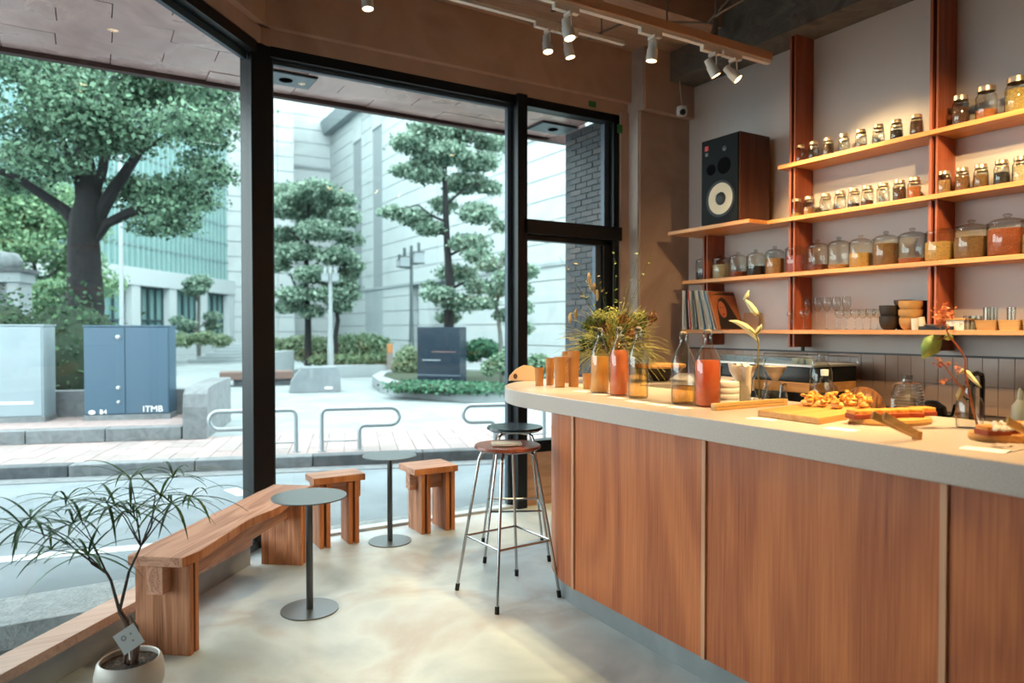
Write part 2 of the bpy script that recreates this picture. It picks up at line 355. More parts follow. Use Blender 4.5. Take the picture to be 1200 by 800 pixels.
# column
c = MB(); c.box((3.90, 4.457, 0), (4.46, 4.75, 3.155)); c.box((3.90, 4.40, 3.155), (4.46, 4.75, CEIL)); struct('wall_column', c, M['plaster'], bevel=.008)
struct('trim_lit_side', MB().box((3.885, 4.47, 0), (3.90, 4.64, 3.155)).box((3.885, 4.41, 3.155), (3.90, 4.64, 3.66)), M['column_lit'])  # lighter plaster stands in for window light on this side
struct('trim_4', MB().box((3.80, 4.58, 0), (3.886, 4.70, 3.16)), M['plaster'])
# formwork bolt holes and tape
for i, (x, y) in enumerate([(2.35, 4.2), (2.9, 4.25), (3.3, 4.1), (1.8, 4.15)]):
    tag(MB().lathe([(0, 0), (.022, 0), (.022, .004), (0, .004)], 10, (x, y, 3.656)).build('bolt_plug', M['black']), 'small dark formwork bolt hole in the beam above the window, %s from the left' % ('second third fourth first'.split()[i]), 'bolt hole', 'bolt holes in the concrete beam')
tp = plain('green_tape', '2F6B3A', .7)
q = P(694, 122, y=4.598); tag(MB().box((q.x - .035, 4.594, q.z - .022), (q.x + .035, 4.599, q.z + .022)).build('masking_tape', tp), 'small green tape square on the band above the window', 'tape')
q = P(727, 151, y=4.578); tag(MB().box((q.x - .03, 4.574, q.z - .035), (q.x + .02, 4.579, q.z + .035)).build('masking_tape', tp), 'small green tape square at the top corner of the window by the column', 'tape')

# ---- glazing
def frame_bars(parent, bars, mat=None, name='frame'):
    for a, b in bars: MB().box(a, b).build(name, mat or M['black_metal'], parent, bevel=.004)
w2 = sempty('window_2')
frame_bars(w2, [((1.0, 4.60, 3.07), (2.79, 4.71, 3.14)), ((2.79, 4.56, 0), (2.875, 4.72, 3.14))])
frame_bars(w2, [((1.0, 4.655, 3.045), (2.79, 4.70, 3.07)), ((1.0, 4.655, .022), (1.03, 4.70, 3.05)), ((2.755, 4.655, .022), (2.79, 4.70, 3.05))], M['grey_alu'], 'glazing_bead')
MB().box((1.0, 4.61, 0), (2.79, 4.69, .018)).build('bottom_rail', plain('pale_steel_rail', 'C4C9CB', .4, .2), w2)
MB().box((1.0, 4.674, .018), (2.79, 4.682, 3.07)).build('pane', M['glass'], w2)
w3 = sempty('window_3')
frame_bars(w3, [((2.875, 4.60, 3.07), (3.80, 4.71, 3.14)), ((3.74, 4.60, 0), (3.80, 4.71, 3.14)), ((2.84, 4.56, 2.095), (3.80, 4.70, 2.205)), ((2.875, 4.60, .41), (3.74, 4.70, .50)),
                ((2.875, 4.63, .5), (2.92, 4.70, 2.095)), ((3.66, 4.63, .5), (3.74, 4.70, 2.095)), ((2.875, 4.63, 2.055), (3.74, 4.70, 2.095))])
frame_bars(w3, [((3.69, 4.66, 2.205), (3.74, 4.71, 3.07)), ((3.60, 4.66, .5), (3.66, 4.71, 2.055))], M['grey_alu'], 'glazing_bead')
MB().box((2.875, 4.674, 2.205), (3.74, 4.682, 3.07)).build('pane', M['glass'], w3)
MB().box((2.92, 4.674, .5), (3.66, 4.682, 2.055)).build('pane', M['glass'], w3)
MB().box((3.60, 4.645, 1.0), (3.625, 4.66, 1.25)).build('handle', M['black'], w3)
struct('baseboard_window', MB().box((2.875, 4.60, 0), (3.80, 4.66, .41)), wood('low_plywood_panel', 'A9826A', 'C09A80', 'X', 1, .5), bevel=.003)
cp = sempty('window_1')
MB().cbox((.925, 4.655, 1.57), (.15, .13, 3.14), R(21)).build('corner_post', M['black_metal'], cp, bevel=.006)
for t0, t1 in ((.07, 3.35),):
    b = MB(); lbox(b, t0, t1, -.055, .05, 3.07, 3.14); b.build('frame', M['black_metal'], cp)
    b = MB(); lbox(b, t0, t1, -.05, -.02, 3.03, 3.07); b.build('glazing_bead', M['grey_alu'], cp)
    b = MB(); lbox(b, t0, t1, -.04, .04, .0, .05); b.build('frame', M['black_metal'], cp)
    b = MB(); lbox(b, t0, t1, -.004, .004, .05, 3.07); b.build('pane', M['glass'], cp)
b = MB(); lbox(b, 3.32, 3.38, -.06, .05, 0, 3.14); b.build('mullion', M['black_metal'], cp)
b = MB(); lbox(b, 3.38, 6.1, -.1, .035, 0, 3.135); struct('wall_light_block', b, M['plaster'])  # unseen wall, added to cut window light on the near counter
# timber sill on its grey riser, left glazing (starts a bit before the corner)
b = MB(); lbox(b, .35, 6.0, .035, .165, .115, .155); sl = struct('trim_5', b, None); sl.data.materials.append(wood('window_sill_timber', 'BE9887', 'E0C3B4', 'X', 1, .5, 6, 14, contrast=.6)); 
b = MB(); lbox(b, .35, 6.0, .04, .15, 0, .115); struct('baseboard_left', b, M['riser'])

# ---- kitchen wall tiles
tw = sempty('trim_6')
MB().box((X_R - .006, -1.0, .84), (X_R + .001, 4.44, 1.20)).build('grout_bed', M['grout'], tw)
MB().box((X_R - .016, -1.0, 1.20), (X_R + .001, 4.44, 1.212)).build('edge_strip', plain('dark_edge', '4A4543', .5), tw)
tm = MB().box((-.008, -.0405, -.0815), (.0, .0405, .0815)).build('tile', M['tile'], tw, bevel=.001)
tme = tm.data; tm.location = (X_R - .006, 4.39, 1.118)
y = 4.39 - .083
rr = random.Random(3)
while y > -.9:
    for zz in (1.118, .953):
        o = inst('tile', tme, tw, (X_R - .006 + rr.uniform(-.0008, .0008), y, zz)); md = o.modifiers.new('bevel', 'BEVEL'); md.width = .001
    y -= .083
# back counter under the shelves
bc = thing('back_counter', 'dark kitchen counter along the tiled wall behind the bar', 'kitchen counter', (0, 0, 0))
MB().box((3.85, -1, 0), (4.43, 4.38, .80)).build('body', M['black'], bc); MB().box((3.82, -1, .80), (4.435, 4.38, .84)).build('top', plain('dark_steel_top', '3A3735', .3, .7), bc)

# ================================================================ shelving
sh = thing('wall_shelving', 'oiled timber shelving with red-brown posts on the white kitchen wall', 'shelves')
for y in (4.055, 3.243, 2.275, 1.25):
    zt = 3.42 if y < 4 else 2.115
    MB().box((4.254, y, 1.24), (4.448, y + .012, zt)).build('post', M['post'], sh)
    MB().box((4.33, y + .012, 1.24), (4.448, y + .034, zt)).build('post_slot', M['post_dark'], sh)
    MB().box((4.254, y + .034, 1.24), (4.448, y + .050, zt)).build('post', M['post'], sh)
for z, y1 in ((1.362, 4.30), (1.764, 4.30), (2.15, 3.45), (2.525, 3.36)):
    MB().box((4.215, -.6, z - .028), (4.447, y1, z)).build('shelf', M['shelf'], sh, bevel=.002)
MB().box((4.03, 3.45, 2.122), (4.447, 4.27, 2.15)).build('shelf', M['shelf'], sh, bevel=.002)
MB().tube([(4.36, 3.25, 1.24), (4.36, 3.25, 1.213)], .012).build('bracket', M['black'], sh)

# ================================================================ counter
def arc(cx, cy, r, a0, a1, n=20): return [(cx + r * math.cos(R(a0 + (a1 - a0) * i / n)), cy + r * math.sin(R(a0 + (a1 - a0) * i / n))) for i in range(n + 1)]
wt = [(1.945, -1.2)] + arc(2.745, 3.1, .8, 180, 90, 24) + [(3.80, 3.9), (3.80, 3.2), (2.80, 3.2), (2.75, 3.15), (2.75, -1.2)]
o = MB().prism(wt, .958, 1.04).build('worktop', M['worktop'], bevel=.004)
tag(o, 'long speckled beige worktop with rounded end on top of the timber bar', 'worktop')
cb = thing('bar_counter', 'timber-panelled bar counter body with pale upright battens', 'counter')
def off_path(d): return [(2.045 - d, -1.2)] + arc(2.645, 2.785, .60 + d, 180, 90, 18) + [(3.76, 3.385 + d)]
outer = off_path(0); MB().prism(outer + [(3.76, 3.22), (2.72, 3.2), (2.68, 3.1), (2.68, -1.2)], .10, .956).build('carcass', plain('carcass_board', '6B4A36', .7), cb)
MB().prism(off_path(-.006) + [(3.76, 3.22), (2.72, 3.2), (2.68, 3.1), (2.68, -1.2)], 0, .10).build('kickboard', M['kick'], cb)
yb = [-.7, .16, 1.05, 1.933, 2.785]
for a, b_ in zip(yb, yb[1:]):
    MB().box((2.02, a + .011, .104), (2.045, b_ - .011, .956)).build('panel', M['cabinet_ply'], cb)
for y in yb: MB().box((2.011, y - .010, .104), (2.045, y + .010, .956)).build('batten', M['batten'], cb, bevel=.002)
ca = arc(2.645, 2.785, .625, 178.5, 92, 18); ci = arc(2.645, 2.785, .60, 178.5, 92, 18)
MB().prism(ca + ci[::-1], .104, .956).build('panel', M['cabinet_ply'], cb)
MB().box((2.63, 3.385, .104), (3.18, 3.41, .956)).build('panel', M['cabinet_ply'], cb)
MB().box((3.20, 3.385, .104), (3.76, 3.41, .956)).build('panel', M['cabinet_ply'], cb)
MB().box((3.18, 3.385, .104), (3.20, 3.419, .956)).build('batten', M['batten'], cb); MB().box((2.60, 3.385, .104), (2.62, 3.419, .956)).build('batten', M['batten'], cb)

# ================================================================ track lights
def track(name, label, y, z, x0, x1, wide):
    t = thing(name, label, 'track light', (0, 0, 0))
    if wide: MB().box((x0, y - .025, z + .012), (x1, y + .03, z + .065)).build('timber_rail', M['rail'], t)
    MB().box((x0, y - .017, z - .012), (x1 - .01, y + .017, z + .012)).build('track_rail', M['track'], t)
    for xx in np.arange(x0 + .5, x1, 1.4): MB().tube([(xx, y, z + .01), (xx, y, CEIL if y < 3.8 else 3.66)], .006, 6).build('drop_rod', M['conduit'], t)
    return t
M['rail'] = plain('beige_rail', 'B98F76', .5); M['track'] = plain('white_track', 'E8DDD2', .4); M['conduit'] = plain('grey_conduit', '7C7672', .45, .5)
M['bulb'] = plain('lit_lamp_face', 'FFE2A8', .5, emit='FFD9A0', es=14)
def spot(x, y, z, aim, power, label, blend=.35, size=52, adapter=True):
    t = thing('track_spotlight', label, 'spotlight', (x, y, z), 0, 'white track spotlights')
    MB().box((-.10, -.016, -.035), (.07, .016, 0)).build('adapter', M['track'], t, bevel=.003)
    hp = Vector((0, 0, -.135)); d = (Vector(aim) - Vector((x, y, z)) - hp).normalized()
    q = d.to_track_quat('-Z', 'Y').to_matrix().to_4x4(); m = Matrix.Translation(hp) @ q
    MB().tube([(.0, -.028, -.035), (.0, -.034, -.12)], .004, 6).tube([(.0, .028, -.035), (.0, .034, -.12)], .004, 6).box((-.01, -.03, -.05), (.01, .03, -.033)).build('yoke', M['track'], t)
    MB().lathe([(0, .07), (.024, .07), (.027, .03), (.033, .02), (.035, -.05), (.030, -.05), (.028, -.035), (.0, -.035)], 18, M=m).build('lamp_head', M['track'], t, smooth=True)
    MB().lathe([(0, -.046), (.028, -.046), (.028, -.044), (0, -.044)], 18, M=m).build('lens', M['bulb'], t)
    ld = bpy.data.lights.new('lamp_beam', 'SPOT'); ld.energy = power; ld.color = (1, .73, .35); ld.spot_size = R(size); ld.spot_blend = blend; ld.shadow_soft_size = .03
    lo = bpy.data.objects.new('lamp_beam', ld); COL.objects.link(lo); lo.parent = t; lo.location = hp + d * .06; lo.rotation_euler = d.to_track_quat('-Z', 'Y').to_euler()
    return t
track('lighting_track', 'near beige lighting track with white rail, hung over the bar', 3.30, 3.20, -.2, 4.05, True)
track('lighting_track', 'far beige lighting track close to the window header', 3.95, 3.40, -.2, 3.31, False)
LW = 1.18
spot(2.35, 3.30, 3.19, (2.50, 2.75, 1.04), 145 * LW, 'leftmost white spotlight on the near track, pointing down', .4, 42)
spot(2.98, 3.30, 3.19, (2.8, 3.4, 1.04), 155 * LW, 'white spotlight on the near track above the flowers, second from the left')
spot(3.50, 3.30, 3.19, (4.2, 2.9, 1.6), 100 * LW, 'white spotlight on the near track, third from the left, beside the hanging rod', .6, 80)
spot(3.69, 3.30, 3.19, (4.4, 2.3, 1.7), 100 * LW, 'rightmost white spotlight on the near track, tilted to the shelves', .6, 80)
spot(2.645, 3.95, 3.39, (2.6, 3.45, 1.04), 90 * LW, 'white spotlight at left of the pair on the far track', .4, 40)
spot(2.82, 3.95, 3.39, (3.2, 3.6, 1.04), 110 * LW, 'white spotlight at right of the pair on the far track')
spot(1.13, 3.30, 3.19, (.85, 3.2, 0), 60 * LW, 'white spotlight on the near track above the first round table, out of view', .5, 50)
spot(1.40, 3.95, 3.39, (1.5, 3.6, 0), 14 * LW, 'white spotlight on the far track cut by the top of the picture')
# unseen third track, added with its spots to light bar, shelves and floor
track('lighting_track', 'added beige lighting track over the near part of the bar, out of view', 1.1, 3.20, -.2, 4.05, True)
for i, (x, aim, pw, sz, bl) in enumerate([(2.45, (2.35, 2.3, 1.04), 185, 60, .5), (2.6, (2.4, 1.7, 1.04), 180, 60, .5), (2.8, (2.4, .9, 1.04), 170, 60, .5), (3.0, (4.4, 2.9, 1.2), 150, 75, .6), (3.3, (4.45, 1.9, 1.2), 120, 85, .6), (.6, (1.3, 2.2, 0), 25, 80, .7)]):
    spot(x, 1.1, 3.19, aim, pw * LW, 'added unseen white spotlight over the near bar, %s in line' % 'first second third fourth fifth sixth seventh'.split()[i], bl, sz)
cd = thing('electrical_conduit', 'thin grey steel conduits hanging from the dark ceiling above the near track', 'conduit')
a = Vector((3.53, 3.30, 3.27)); MB().tube([a, (3.53, 3.30, 4.1)], .012).build('drop_pipe', M['conduit'], cd)
MB().tube([P(825, 52, d=4.6), P(832, 45, d=4.6), P(836, 34, d=4.6), P(838, 20, d=4.6), P(845, 14, d=4.55), P(870, 0, d=4.5), P(900, -18, d=4.4)], .009).build('flex_pipe', M['conduit'], cd)
MB().tube([(3.53, 3.3, 3.75), (3.53, 3.3, 3.79)], .02).build('clamp', M['conduit'], cd)
c2 = MB().tube([P(690, 45, z=3.655), P(735, 25, z=3.655), (4.0, 3.82, 3.655), (4.1, 3.2, 4.05)], .010).build('electrical_conduit', M['conduit']); tag(c2, 'thin grey conduit running diagonally across the concrete beam underside', 'conduit')
# security camera
q = P(799, 131, y=4.33)
cc = thing('security_camera', 'small white security camera with black eye hanging under the column head', 'camera', q)
MB().lathe([(0, .045), (.04, .04), (.045, .0), (.04, -.03), (0, -.035)], 16).build('housing', M['white'], cc, smooth=True)
MB().blob((-.018, -.03, -.012), .026, 12, 8).build('lens', M['black_gloss'], cc, smooth=True)
MB().tube([(0, .0, .04), (.0, .02, .2), (-.01, .03, .36)], .003, 6).build('cable', M['white'], cc)
MB().box((-.02, .02, .36), (.03, .07, .40)).build('mount', M['white'], cc)
# ================================================================ benches
def plank(mb, a, b): return mb.box(a, b)
def cut_edges(o, ax):
    o.data.materials.append(M['bench_edge'])
    for p in o.data.polygons:
        if abs(p.normal[ax]) > .8: p.material_index = 1
def bench(name, label, cat, p0, ang, length, width, h, leg_in, leg_w, group=None, live=False, seed=1):
    """local x runs along the bench from its near end, y across"""
    rg = random.Random(seed); t = thing(name, label, cat, p0, ang, group)
    th = .042; n = 14
    if live:
        left = [(length * i / n, width / 2 + rg.uniform(-.004, .004)) for i in range(n + 1)]
        right = [(length * i / n, -width / 2 + rg.uniform(-.007, .007) - .018 * math.sin(i * .9)) for i in range(n + 1)]
        poly = right + left[::-1]
    else: poly = [(0, -width / 2), (length, -width / 2), (length, width / 2), (0, width / 2)]
    cut_edges(MB().prism(poly, h - th, h).build('seat_plank', M['bench'], t, bevel=.004), 1)
    bw = .036 if length < .5 else .038
    MB().box((-.003 if length > .5 else .01, -.036, h - th - .115), (length - .01, .036, h - th)).build('stretcher_beam', M['bench'], t, bevel=.003)
    for lx in leg_in:
        for k in (0, 1):
            x0 = lx + k * .042; s = .0 if k else .004
            mb = MB(); mb.box((x0, -leg_w / 2, 0), (x0 + .027, -.037, h - th - .003 - s)).box((x0, .037, 0), (x0 + .027, leg_w / 2, h - th - .003 - s)).box((x0, -.037, 0), (x0 + .027, .037, h - th - .118))
            cut_edges(mb.build('leg_board', M['bench_leg'], t, bevel=.002), 1)
    return t
ANG = R(90 - 37.5)
# near end centre of the long bench
pn = P(222, 768, z=0); pl_ = P(160, 766, z=0); mid = (pn + pl_) / 2; ad = Vector((math.cos(ANG), math.sin(ANG), 0))
p0 = mid - ad * .05; p0.z = 0
bench('long_bench', 'long reclaimed-timber bench along the left window', 'bench', p0, ANG, 1.36, .25, .43, (.05, 1.19), .245, None, True)
bench('short_bench', 'short timber stool bench just right of the long bench end', 'stool', (1.19, 4.455, 0), 0, .33, .20, .445, (.04, .225), .165, seed=2)
bench('short_bench', 'short timber stool bench behind the second round table, nearest the bar', 'stool', (1.835, 4.44, 0), 0, .32, .28, .445, (.06, .24), .225, seed=3)
# ================================================================ small round tables
def rtable(px, py, rt, rb, h, label):
    p = P(px, py, z=0); t = thing('round_side_table', label, 'table', p, 0, None)
    MB().lathe([(0, 0), (rb, 0), (rb, .006), (0, .006)], 48).build('base_plate', M['steel_grey'], t)
    MB().lathe([(0, .006), (.0165, .006), (.0165, h - .006), (0, h - .006)], 16).build('pole', M['steel_pole'], t, smooth=True)
    MB().lathe([(0, h - .006), (rt, h - .006), (rt, h), (0, h)], 64).build('tabletop', M['steel_grey'], t)
    return p
rtable(363, 714, .178, .137, .557, 'round grey steel side table in front of the long bench')
rtable(457, 634, .172, .137, .557, 'round grey steel side table between the two short benches')
# ================================================================ bar stools
def stool(loc, rz, seat, label):
    t = thing('bar_stool', label, 'bar stool', loc, rz)
    sh_ = .775; rs = .172
    MB().lathe([(0, sh_ - .012), (.07, sh_ - .024), (rs - .02, sh_ - .028), (rs, sh_ - .014), (rs - .004, sh_ - .002), (rs - .03, sh_), (0, sh_ - .010)], 48).build('seat', seat, t, smooth=True)
    MB().lathe([(0, sh_ - .045), (.045, sh_ - .045), (.045, sh_ - .022), (0, sh_ - .022)], 20).build('hub', M['black'], t)
    F_ = .268
    def legp(a): 
        c, s = math.cos(a), math.sin(a)
        pr = [(.03, sh_ - .038), (.115, sh_ - .038), (.138, sh_ - .05), (.150, sh_ - .08), (F_, .025)]
        return [(c * r, s * r, z) for r, z in pr]
    for k in range(4):
        a = k * math.pi / 2; MB().tube(legp(a), .0078, 10).build('leg', M['chrome'], t, smooth=True)
        c, s = math.cos(a), math.sin(a); ft = MB().tube([(c * (F_ + .002), s * (F_ + .002), 0), (c * (F_ - .003), s * (F_ - .003), .035)], .0115, 10).build('foot_cap', M['rubber'], t)
    # foot rails
    zr = .29; rr_ = .150 + (F_ - .150) * (sh_ - .08 - zr) / (sh_ - .105)
    for k in range(4):
        a, b = k * math.pi / 2, (k + 1) * math.pi / 2
        MB().tube([(rr_ * math.cos(a), rr_ * math.sin(a), zr), (rr_ * math.cos(b), rr_ * math.sin(b), zr)], .006, 8).build('foot_rail', M['chrome'], t, smooth=True)
    return t
c1 = (P(584, 719, z=0) + P(607, 674, z=0)) / 2; dv = P(584, 719, z=0) - c1
stool((c1.x - .008, c1.y, 0), math.atan2(dv.y, dv.x), M['seat_brown'], 'tall chrome bar stool with round brown seat, nearest the viewer')
q2 = Vector((2.24, 3.70, 0)); dv = P(568.7, 659, z=0) - q2
stool((2.24, 3.70, 0), math.atan2(dv.y, dv.x), M['seat_black'], 'tall chrome bar stool with round black seat, behind the brown one')
bk = thing('booklet', 'thin pale booklet lying on the brown bar stool seat', 'booklet', (c1.x - .02, c1.y - .01, .777), R(-25))
MB().box((-.075, -.05, 0), (.075, .05, .006)).build('pages', M['paper'], bk); MB().box((-.077, -.052, .006), (.077, .052, .008)).build('cover', plain('silver_cover', 'A9A6A2', .4), bk)

# ================================================================ potted plant
pp = P(152, 770, z=.165); pot = thing('potted_plant', 'spindly plant with fingered leaves in a white pot beside the long bench', 'plant', (pp.x, pp.y, 0))
MB().lathe([(0, 0), (.07, 0), (.10, .03), (.116, .08), (.117, .115), (.108, .155), (.1, .165), (.096, .162), (.104, .13), (.104, .09)], 36).build('pot', plain('white_ceramic', 'C9C2BB', .35), pot, smooth=True)
MB().lathe([(0, .145), (.05, .148), (.098, .143), (.1, .12)], 24).build('soil', mottled('potting_soil', ['1B1310', '3A2A20', '7A6350'], 60, .9, 1.0, bs=90), pot)
dpl = 2.56
def Q(px, py, dd=0): return P(px, py, d=(P(px, py, d=1) - EYE).length and dpl + dd) - Vector((pp.x, pp.y, 0))
br = MB()
b0 = Vector((.0, .0, .14)); f0 = Q(140, 716)
MB().tube([b0, Q(154, 745), Q(148, 728), f0], [.012, .013, .010, .0085], 8).tube([b0 + Vector((.012, -.01, 0)), Q(160, 752, -.02), Q(158, 735, -.02), Q(152, 722)], [.013, .014, .012, .004], 8).tube([b0 + Vector((-.015, .01, 0)), Q(149, 755), Q(150, 742)], [.008, .008, .006], 6).build('trunk', mottled('plant_stem', ['3E2A22', '6A4B3C'], 30, .7, .3), pot, smooth=True)
whorls = [(103, 650, -.05), (201, 590, 0), (36, 607, .06), (28, 618, -.1), (60, 644, .02), (78, 585, .1), (153, 561, .08), (125, 589, -.03), (156, 600, .0), (86, 613, .03), (203, 559, .1), (224, 582, .05), (135, 592, -.06)]
nodes = {'L0': Q(130, 680), 'L1': Q(125, 671), 'R0': Q(151, 670), 'R1': Q(165, 640)}
br.tube([f0, nodes['L0'], nodes['L1'], Q(107, 660, -.03), Q(103, 650, -.05)], [.006, .005, .005, .003, .002], 6)
br.tube([f0, nodes['R0'], nodes['R1'], Q(177, 618), Q(182, 579, .03)], [.006, .005, .0035, .003, .002], 6)
for i, (x, y, dd) in enumerate(whorls[1:], 1):
    st = nodes['R1'] if x > 110 else nodes['L1']; en = Q(x, y, dd); m_ = (st + en) / 2 + Vector((0, 0, .03)); br.tube([st, m_, en], [.003, .002, .0015], 5)
br.build('branches', mottled('thin_branch', ['2E2420', '4A3A30'], 30, .7), pot, smooth=True)
lv = leafmat('fingered_leaf', '1E3B22', '4C7A3E', .4, .2); rg = random.Random(5)
for (x, y, dd) in whorls:
    c = Q(x, y, dd); mb = MB(); n = rg.randint(10, 13); a0 = rg.uniform(0, 6)
    for k in range(n):
        a = a0 + 2 * math.pi * k / n; ln = rg.uniform(.15, .25); pit = rg.uniform(-.1, .75); dr = rg.uniform(.5, 1.25)
        d = Vector((math.cos(a) * math.cos(pit), math.sin(a) * math.cos(pit), math.sin(pit))); sd = Vector((-math.sin(a), math.cos(a), 0)); p = c.copy(); vs = []; N = 7
        for j in range(N + 1):
            f = j / N; wd = .0050 * math.sin(math.pi * min(1, f * .9 + .1)) * rg.uniform(.9, 1.1) + .0006
            vs += [tuple(p - sd * wd), tuple(p + Vector((0, 0, -.0015))), tuple(p + sd * wd)]
            p = p + d * (ln / N); d = (d + Vector((0, 0, -dr / N * 1.3))).normalized()
        fs = []
        for j in range(N):
            q = 3 * j; fs += [(q, q + 1, q + 4, q + 3), (q + 1, q + 2, q + 5, q + 4)]
        mb.add(vs, fs)
    mb.build('leaf_whorl', lv, pot, smooth=True)
# plant tag: diamond card on a stick
tg = thing('plant_tag', 'pale diamond-shaped card tag with a ring mark stuck in the white pot', 'tag', Q(151, 750) + Vector((pp.x, pp.y, 0)))
cc_ = P(151, 748.5, d=2.46) - Q(151, 750) - Vector((pp.x, pp.y, 0))
m = Matrix.Translation(cc_) @ Matrix.Rotation(-YAW + R(8), 4, 'Z') @ Matrix.Rotation(R(-10), 4, 'X') @ Matrix.Rotation(R(-33), 4, 'Y')
MB().box((-.038, -.0012, -.038), (.038, .0012, .038), m).build('card', plain('grey_card', 'B9BDBE', .6), tg)
m2 = m @ Matrix.Translation((0, -.0014, 0)) @ Matrix.Rotation(R(90), 4, 'X')
ink = plain('grey_ink', '6E7478', .6)
def ring(mb, r0, r1, c, mm, n=20):
    vs = []; fs = []
    for k in range(n):
        a = 2 * math.pi * k / n; vs += [(c[0] + r0 * math.cos(a), c[1] + r0 * math.sin(a), 0), (c[0] + r1 * math.cos(a), c[1] + r1 * math.sin(a), 0)]
    for k in range(n): a = 2 * k; b = 2 * ((k + 1) % n); fs.append((a, a + 1, b + 1, b))
    return mb.add(vs, fs, mm)
mb = MB(); ring(mb, .005, .009, (-.012, .012), m2); ring(mb, 0.0002, .0035, (.014, .012), m2); ring(mb, 0.0002, .0035, (.010, -.012), m2); mb.build('print', ink, tg)
MB().tube([cc_ + Vector((0, .003, -.03)), cc_ + Vector((.002, .005, -.075))], .002, 6).build('stick', M['paper'], tg)

# ================================================================ glassware builders
def jar_mesh(h, r): return [(0, 0), (r, 0), (r, .006), (r, h * .66), (r * .72, h * .78), (r * .72, h * .84)]
CONT = {}
def content_mat(c):
    if c not in CONT: CONT[c] = mottled('jar_contents_' + str(len(CONT)), [tuple(int(c[i:i+2], 16) / 255 * .7 for i in (0, 2, 4)), c], 120, .7, .6, bs=160)
    return CONT[c]
def screw_jar(x, y, z, h, r, col, fill, label, group):
    t = thing('storage_jar', label, 'jar', (x, y, z), random.uniform(0, 3), group)
    MB().lathe([(0, .001), (r * .9, .001), (r, .008), (r, h * .68), (r * .78, h * .80), (r * .78, h * .86)], 20).build('jar_glass', M['jar'], t, smooth=True)
    if fill > 0: MB().lathe([(0, .004), (r * .9, .004), (r * .92, .01), (r * .92, max(.012, h * .7 * fill)), (0, max(.012, h * .7 * fill) + .003)], 16).build('contents', content_mat(col), t, smooth=True)
    MB().lathe([(0, h), (r * .78, h), (r * .84, h - .003), (r * .84, h * .84), (r * .79, h * .84)], 20).build('lid', M['lid'], t, smooth=True)
    return t
ordn = 'first second third fourth fifth sixth seventh eighth ninth tenth eleventh twelfth thirteenth fourteenth fifteenth'.split()
def desc(c, f):
    return {'x': 'almost empty'}.get(c, '')
names = {'5A3420': 'dark brown beans', '2A2322': 'black grains', 'B58250': 'tan powder', '8A6238': 'brown seeds', 'C4713A': 'orange chunks', 'C9A55E': 'yellowish grains', '3A2018': 'dark brown tea',
         'D9C7A0': 'cream grains', '1F2730': 'dark blue-black leaves', 'A84A4A': 'red petals', '6B2A22': 'dark red bits', 'D9A85C': 'golden nuts', 'B0542A': 'orange-brown chunks', '8A5A30': 'brown chips'}
top = [(941, 'C9A55E', .1, .125, .033), (956, 'D9C7A0', .08, .125, .033), (973, '3A2018', .95, .125, .034), (991.5, '5A3420', .2, .125, .034), (1011.5, '8A6238', .3, .125, .034), (1032, 'D9C7A0', .06, .128, .034), (1053, '2A2322', .7, .128, .035), (1076.5, '5A3420', .97, .128, .035),
       (1128, '5A3420', .85, .172, .044), (1158, 'C4713A', .4, .185, .052), (1194, 'C9A55E', .92, .19, .058)]
for i, (px, c, f, h, r) in enumerate(top):
    for row, X in (('front', 4.285), ('back', 4.375)):
        if r > .045 and row == 'back': continue
        q = P(px - (3 if row == 'front' else 1.5), 200, x=X)
        f_ = f if row == 'front' else min(1, f * random.uniform(.8, 1.3))
        screw_jar(X, q.y, 2.525, h, r * (.93 if row == 'back' else 1), c, f_, 'screw-lid jar of %s on the top shelf, %s row, %s from left' % (names[c], row, ordn[i]), 'screw-lid jars on the top shelf')
mid_ = [(936, 'C9A55E', .35, .13), (951, 'B58250', .6, .13), (970, '2A2322', .2, .13), (987, 'C4713A', .15, .13), (1003, '3A2018', .35, .13), (1019, '5A3420', .4, .13), (1037.5, 'D9C7A0', .1, .13), (1056.5, '5A3420', .9, .13), (1074, 'C4713A', .8, .13),
        (1109, 'B58250', .85, .135), (1130, '8A5A30', .9, .135), (1152, '8A6238', .8, .135), (1176, '2A2322', .72, .138), (1198, 'D9C7A0', .9, .14)]
for i, (px, c, f, h) in enumerate(mid_):
    for row, X in (('front', 4.285), ('back', 4.375)):
        q = P(px - (3 if row == 'front' else 1), 240, x=X)
        screw_jar(X, q.y, 2.15, h, .036 if row == 'front' else .033, c, f if row == 'front' else min(1, f * random.uniform(.7, 1.3)), 'screw-lid jar of %s on the second shelf, %s row, %s from left' % (names[c], row, ordn[i]), 'screw-lid jars on the second shelf')
big = [(825, '1F2730', .45, .20, .066), (844.5, 'D9C7A0', .75, .20, .066), (865, 'B0542A', .3, .20, .068), (886, '3A2018', .5, .20, .068), (908, 'B58250', .75, .21, .068), (932.5, 'A84A4A', .75, .22, .072), (958, '6B2A22', .28, .22, .072), (983, 'B58250', .2, .22, .070),
       (1008.5, 'D9A85C', .6, .215, .072), (1038, '8A6238', .85, .22, .075), (1069, 'B0542A', .2, .22, .080), (1101, 'D9A85C', .7, .22, .082), (1138, '8A6238', .75, .225, .088), (1180, 'B0542A', .85, .235, .097), (1222, 'D9A85C', .6, .235, .097)]
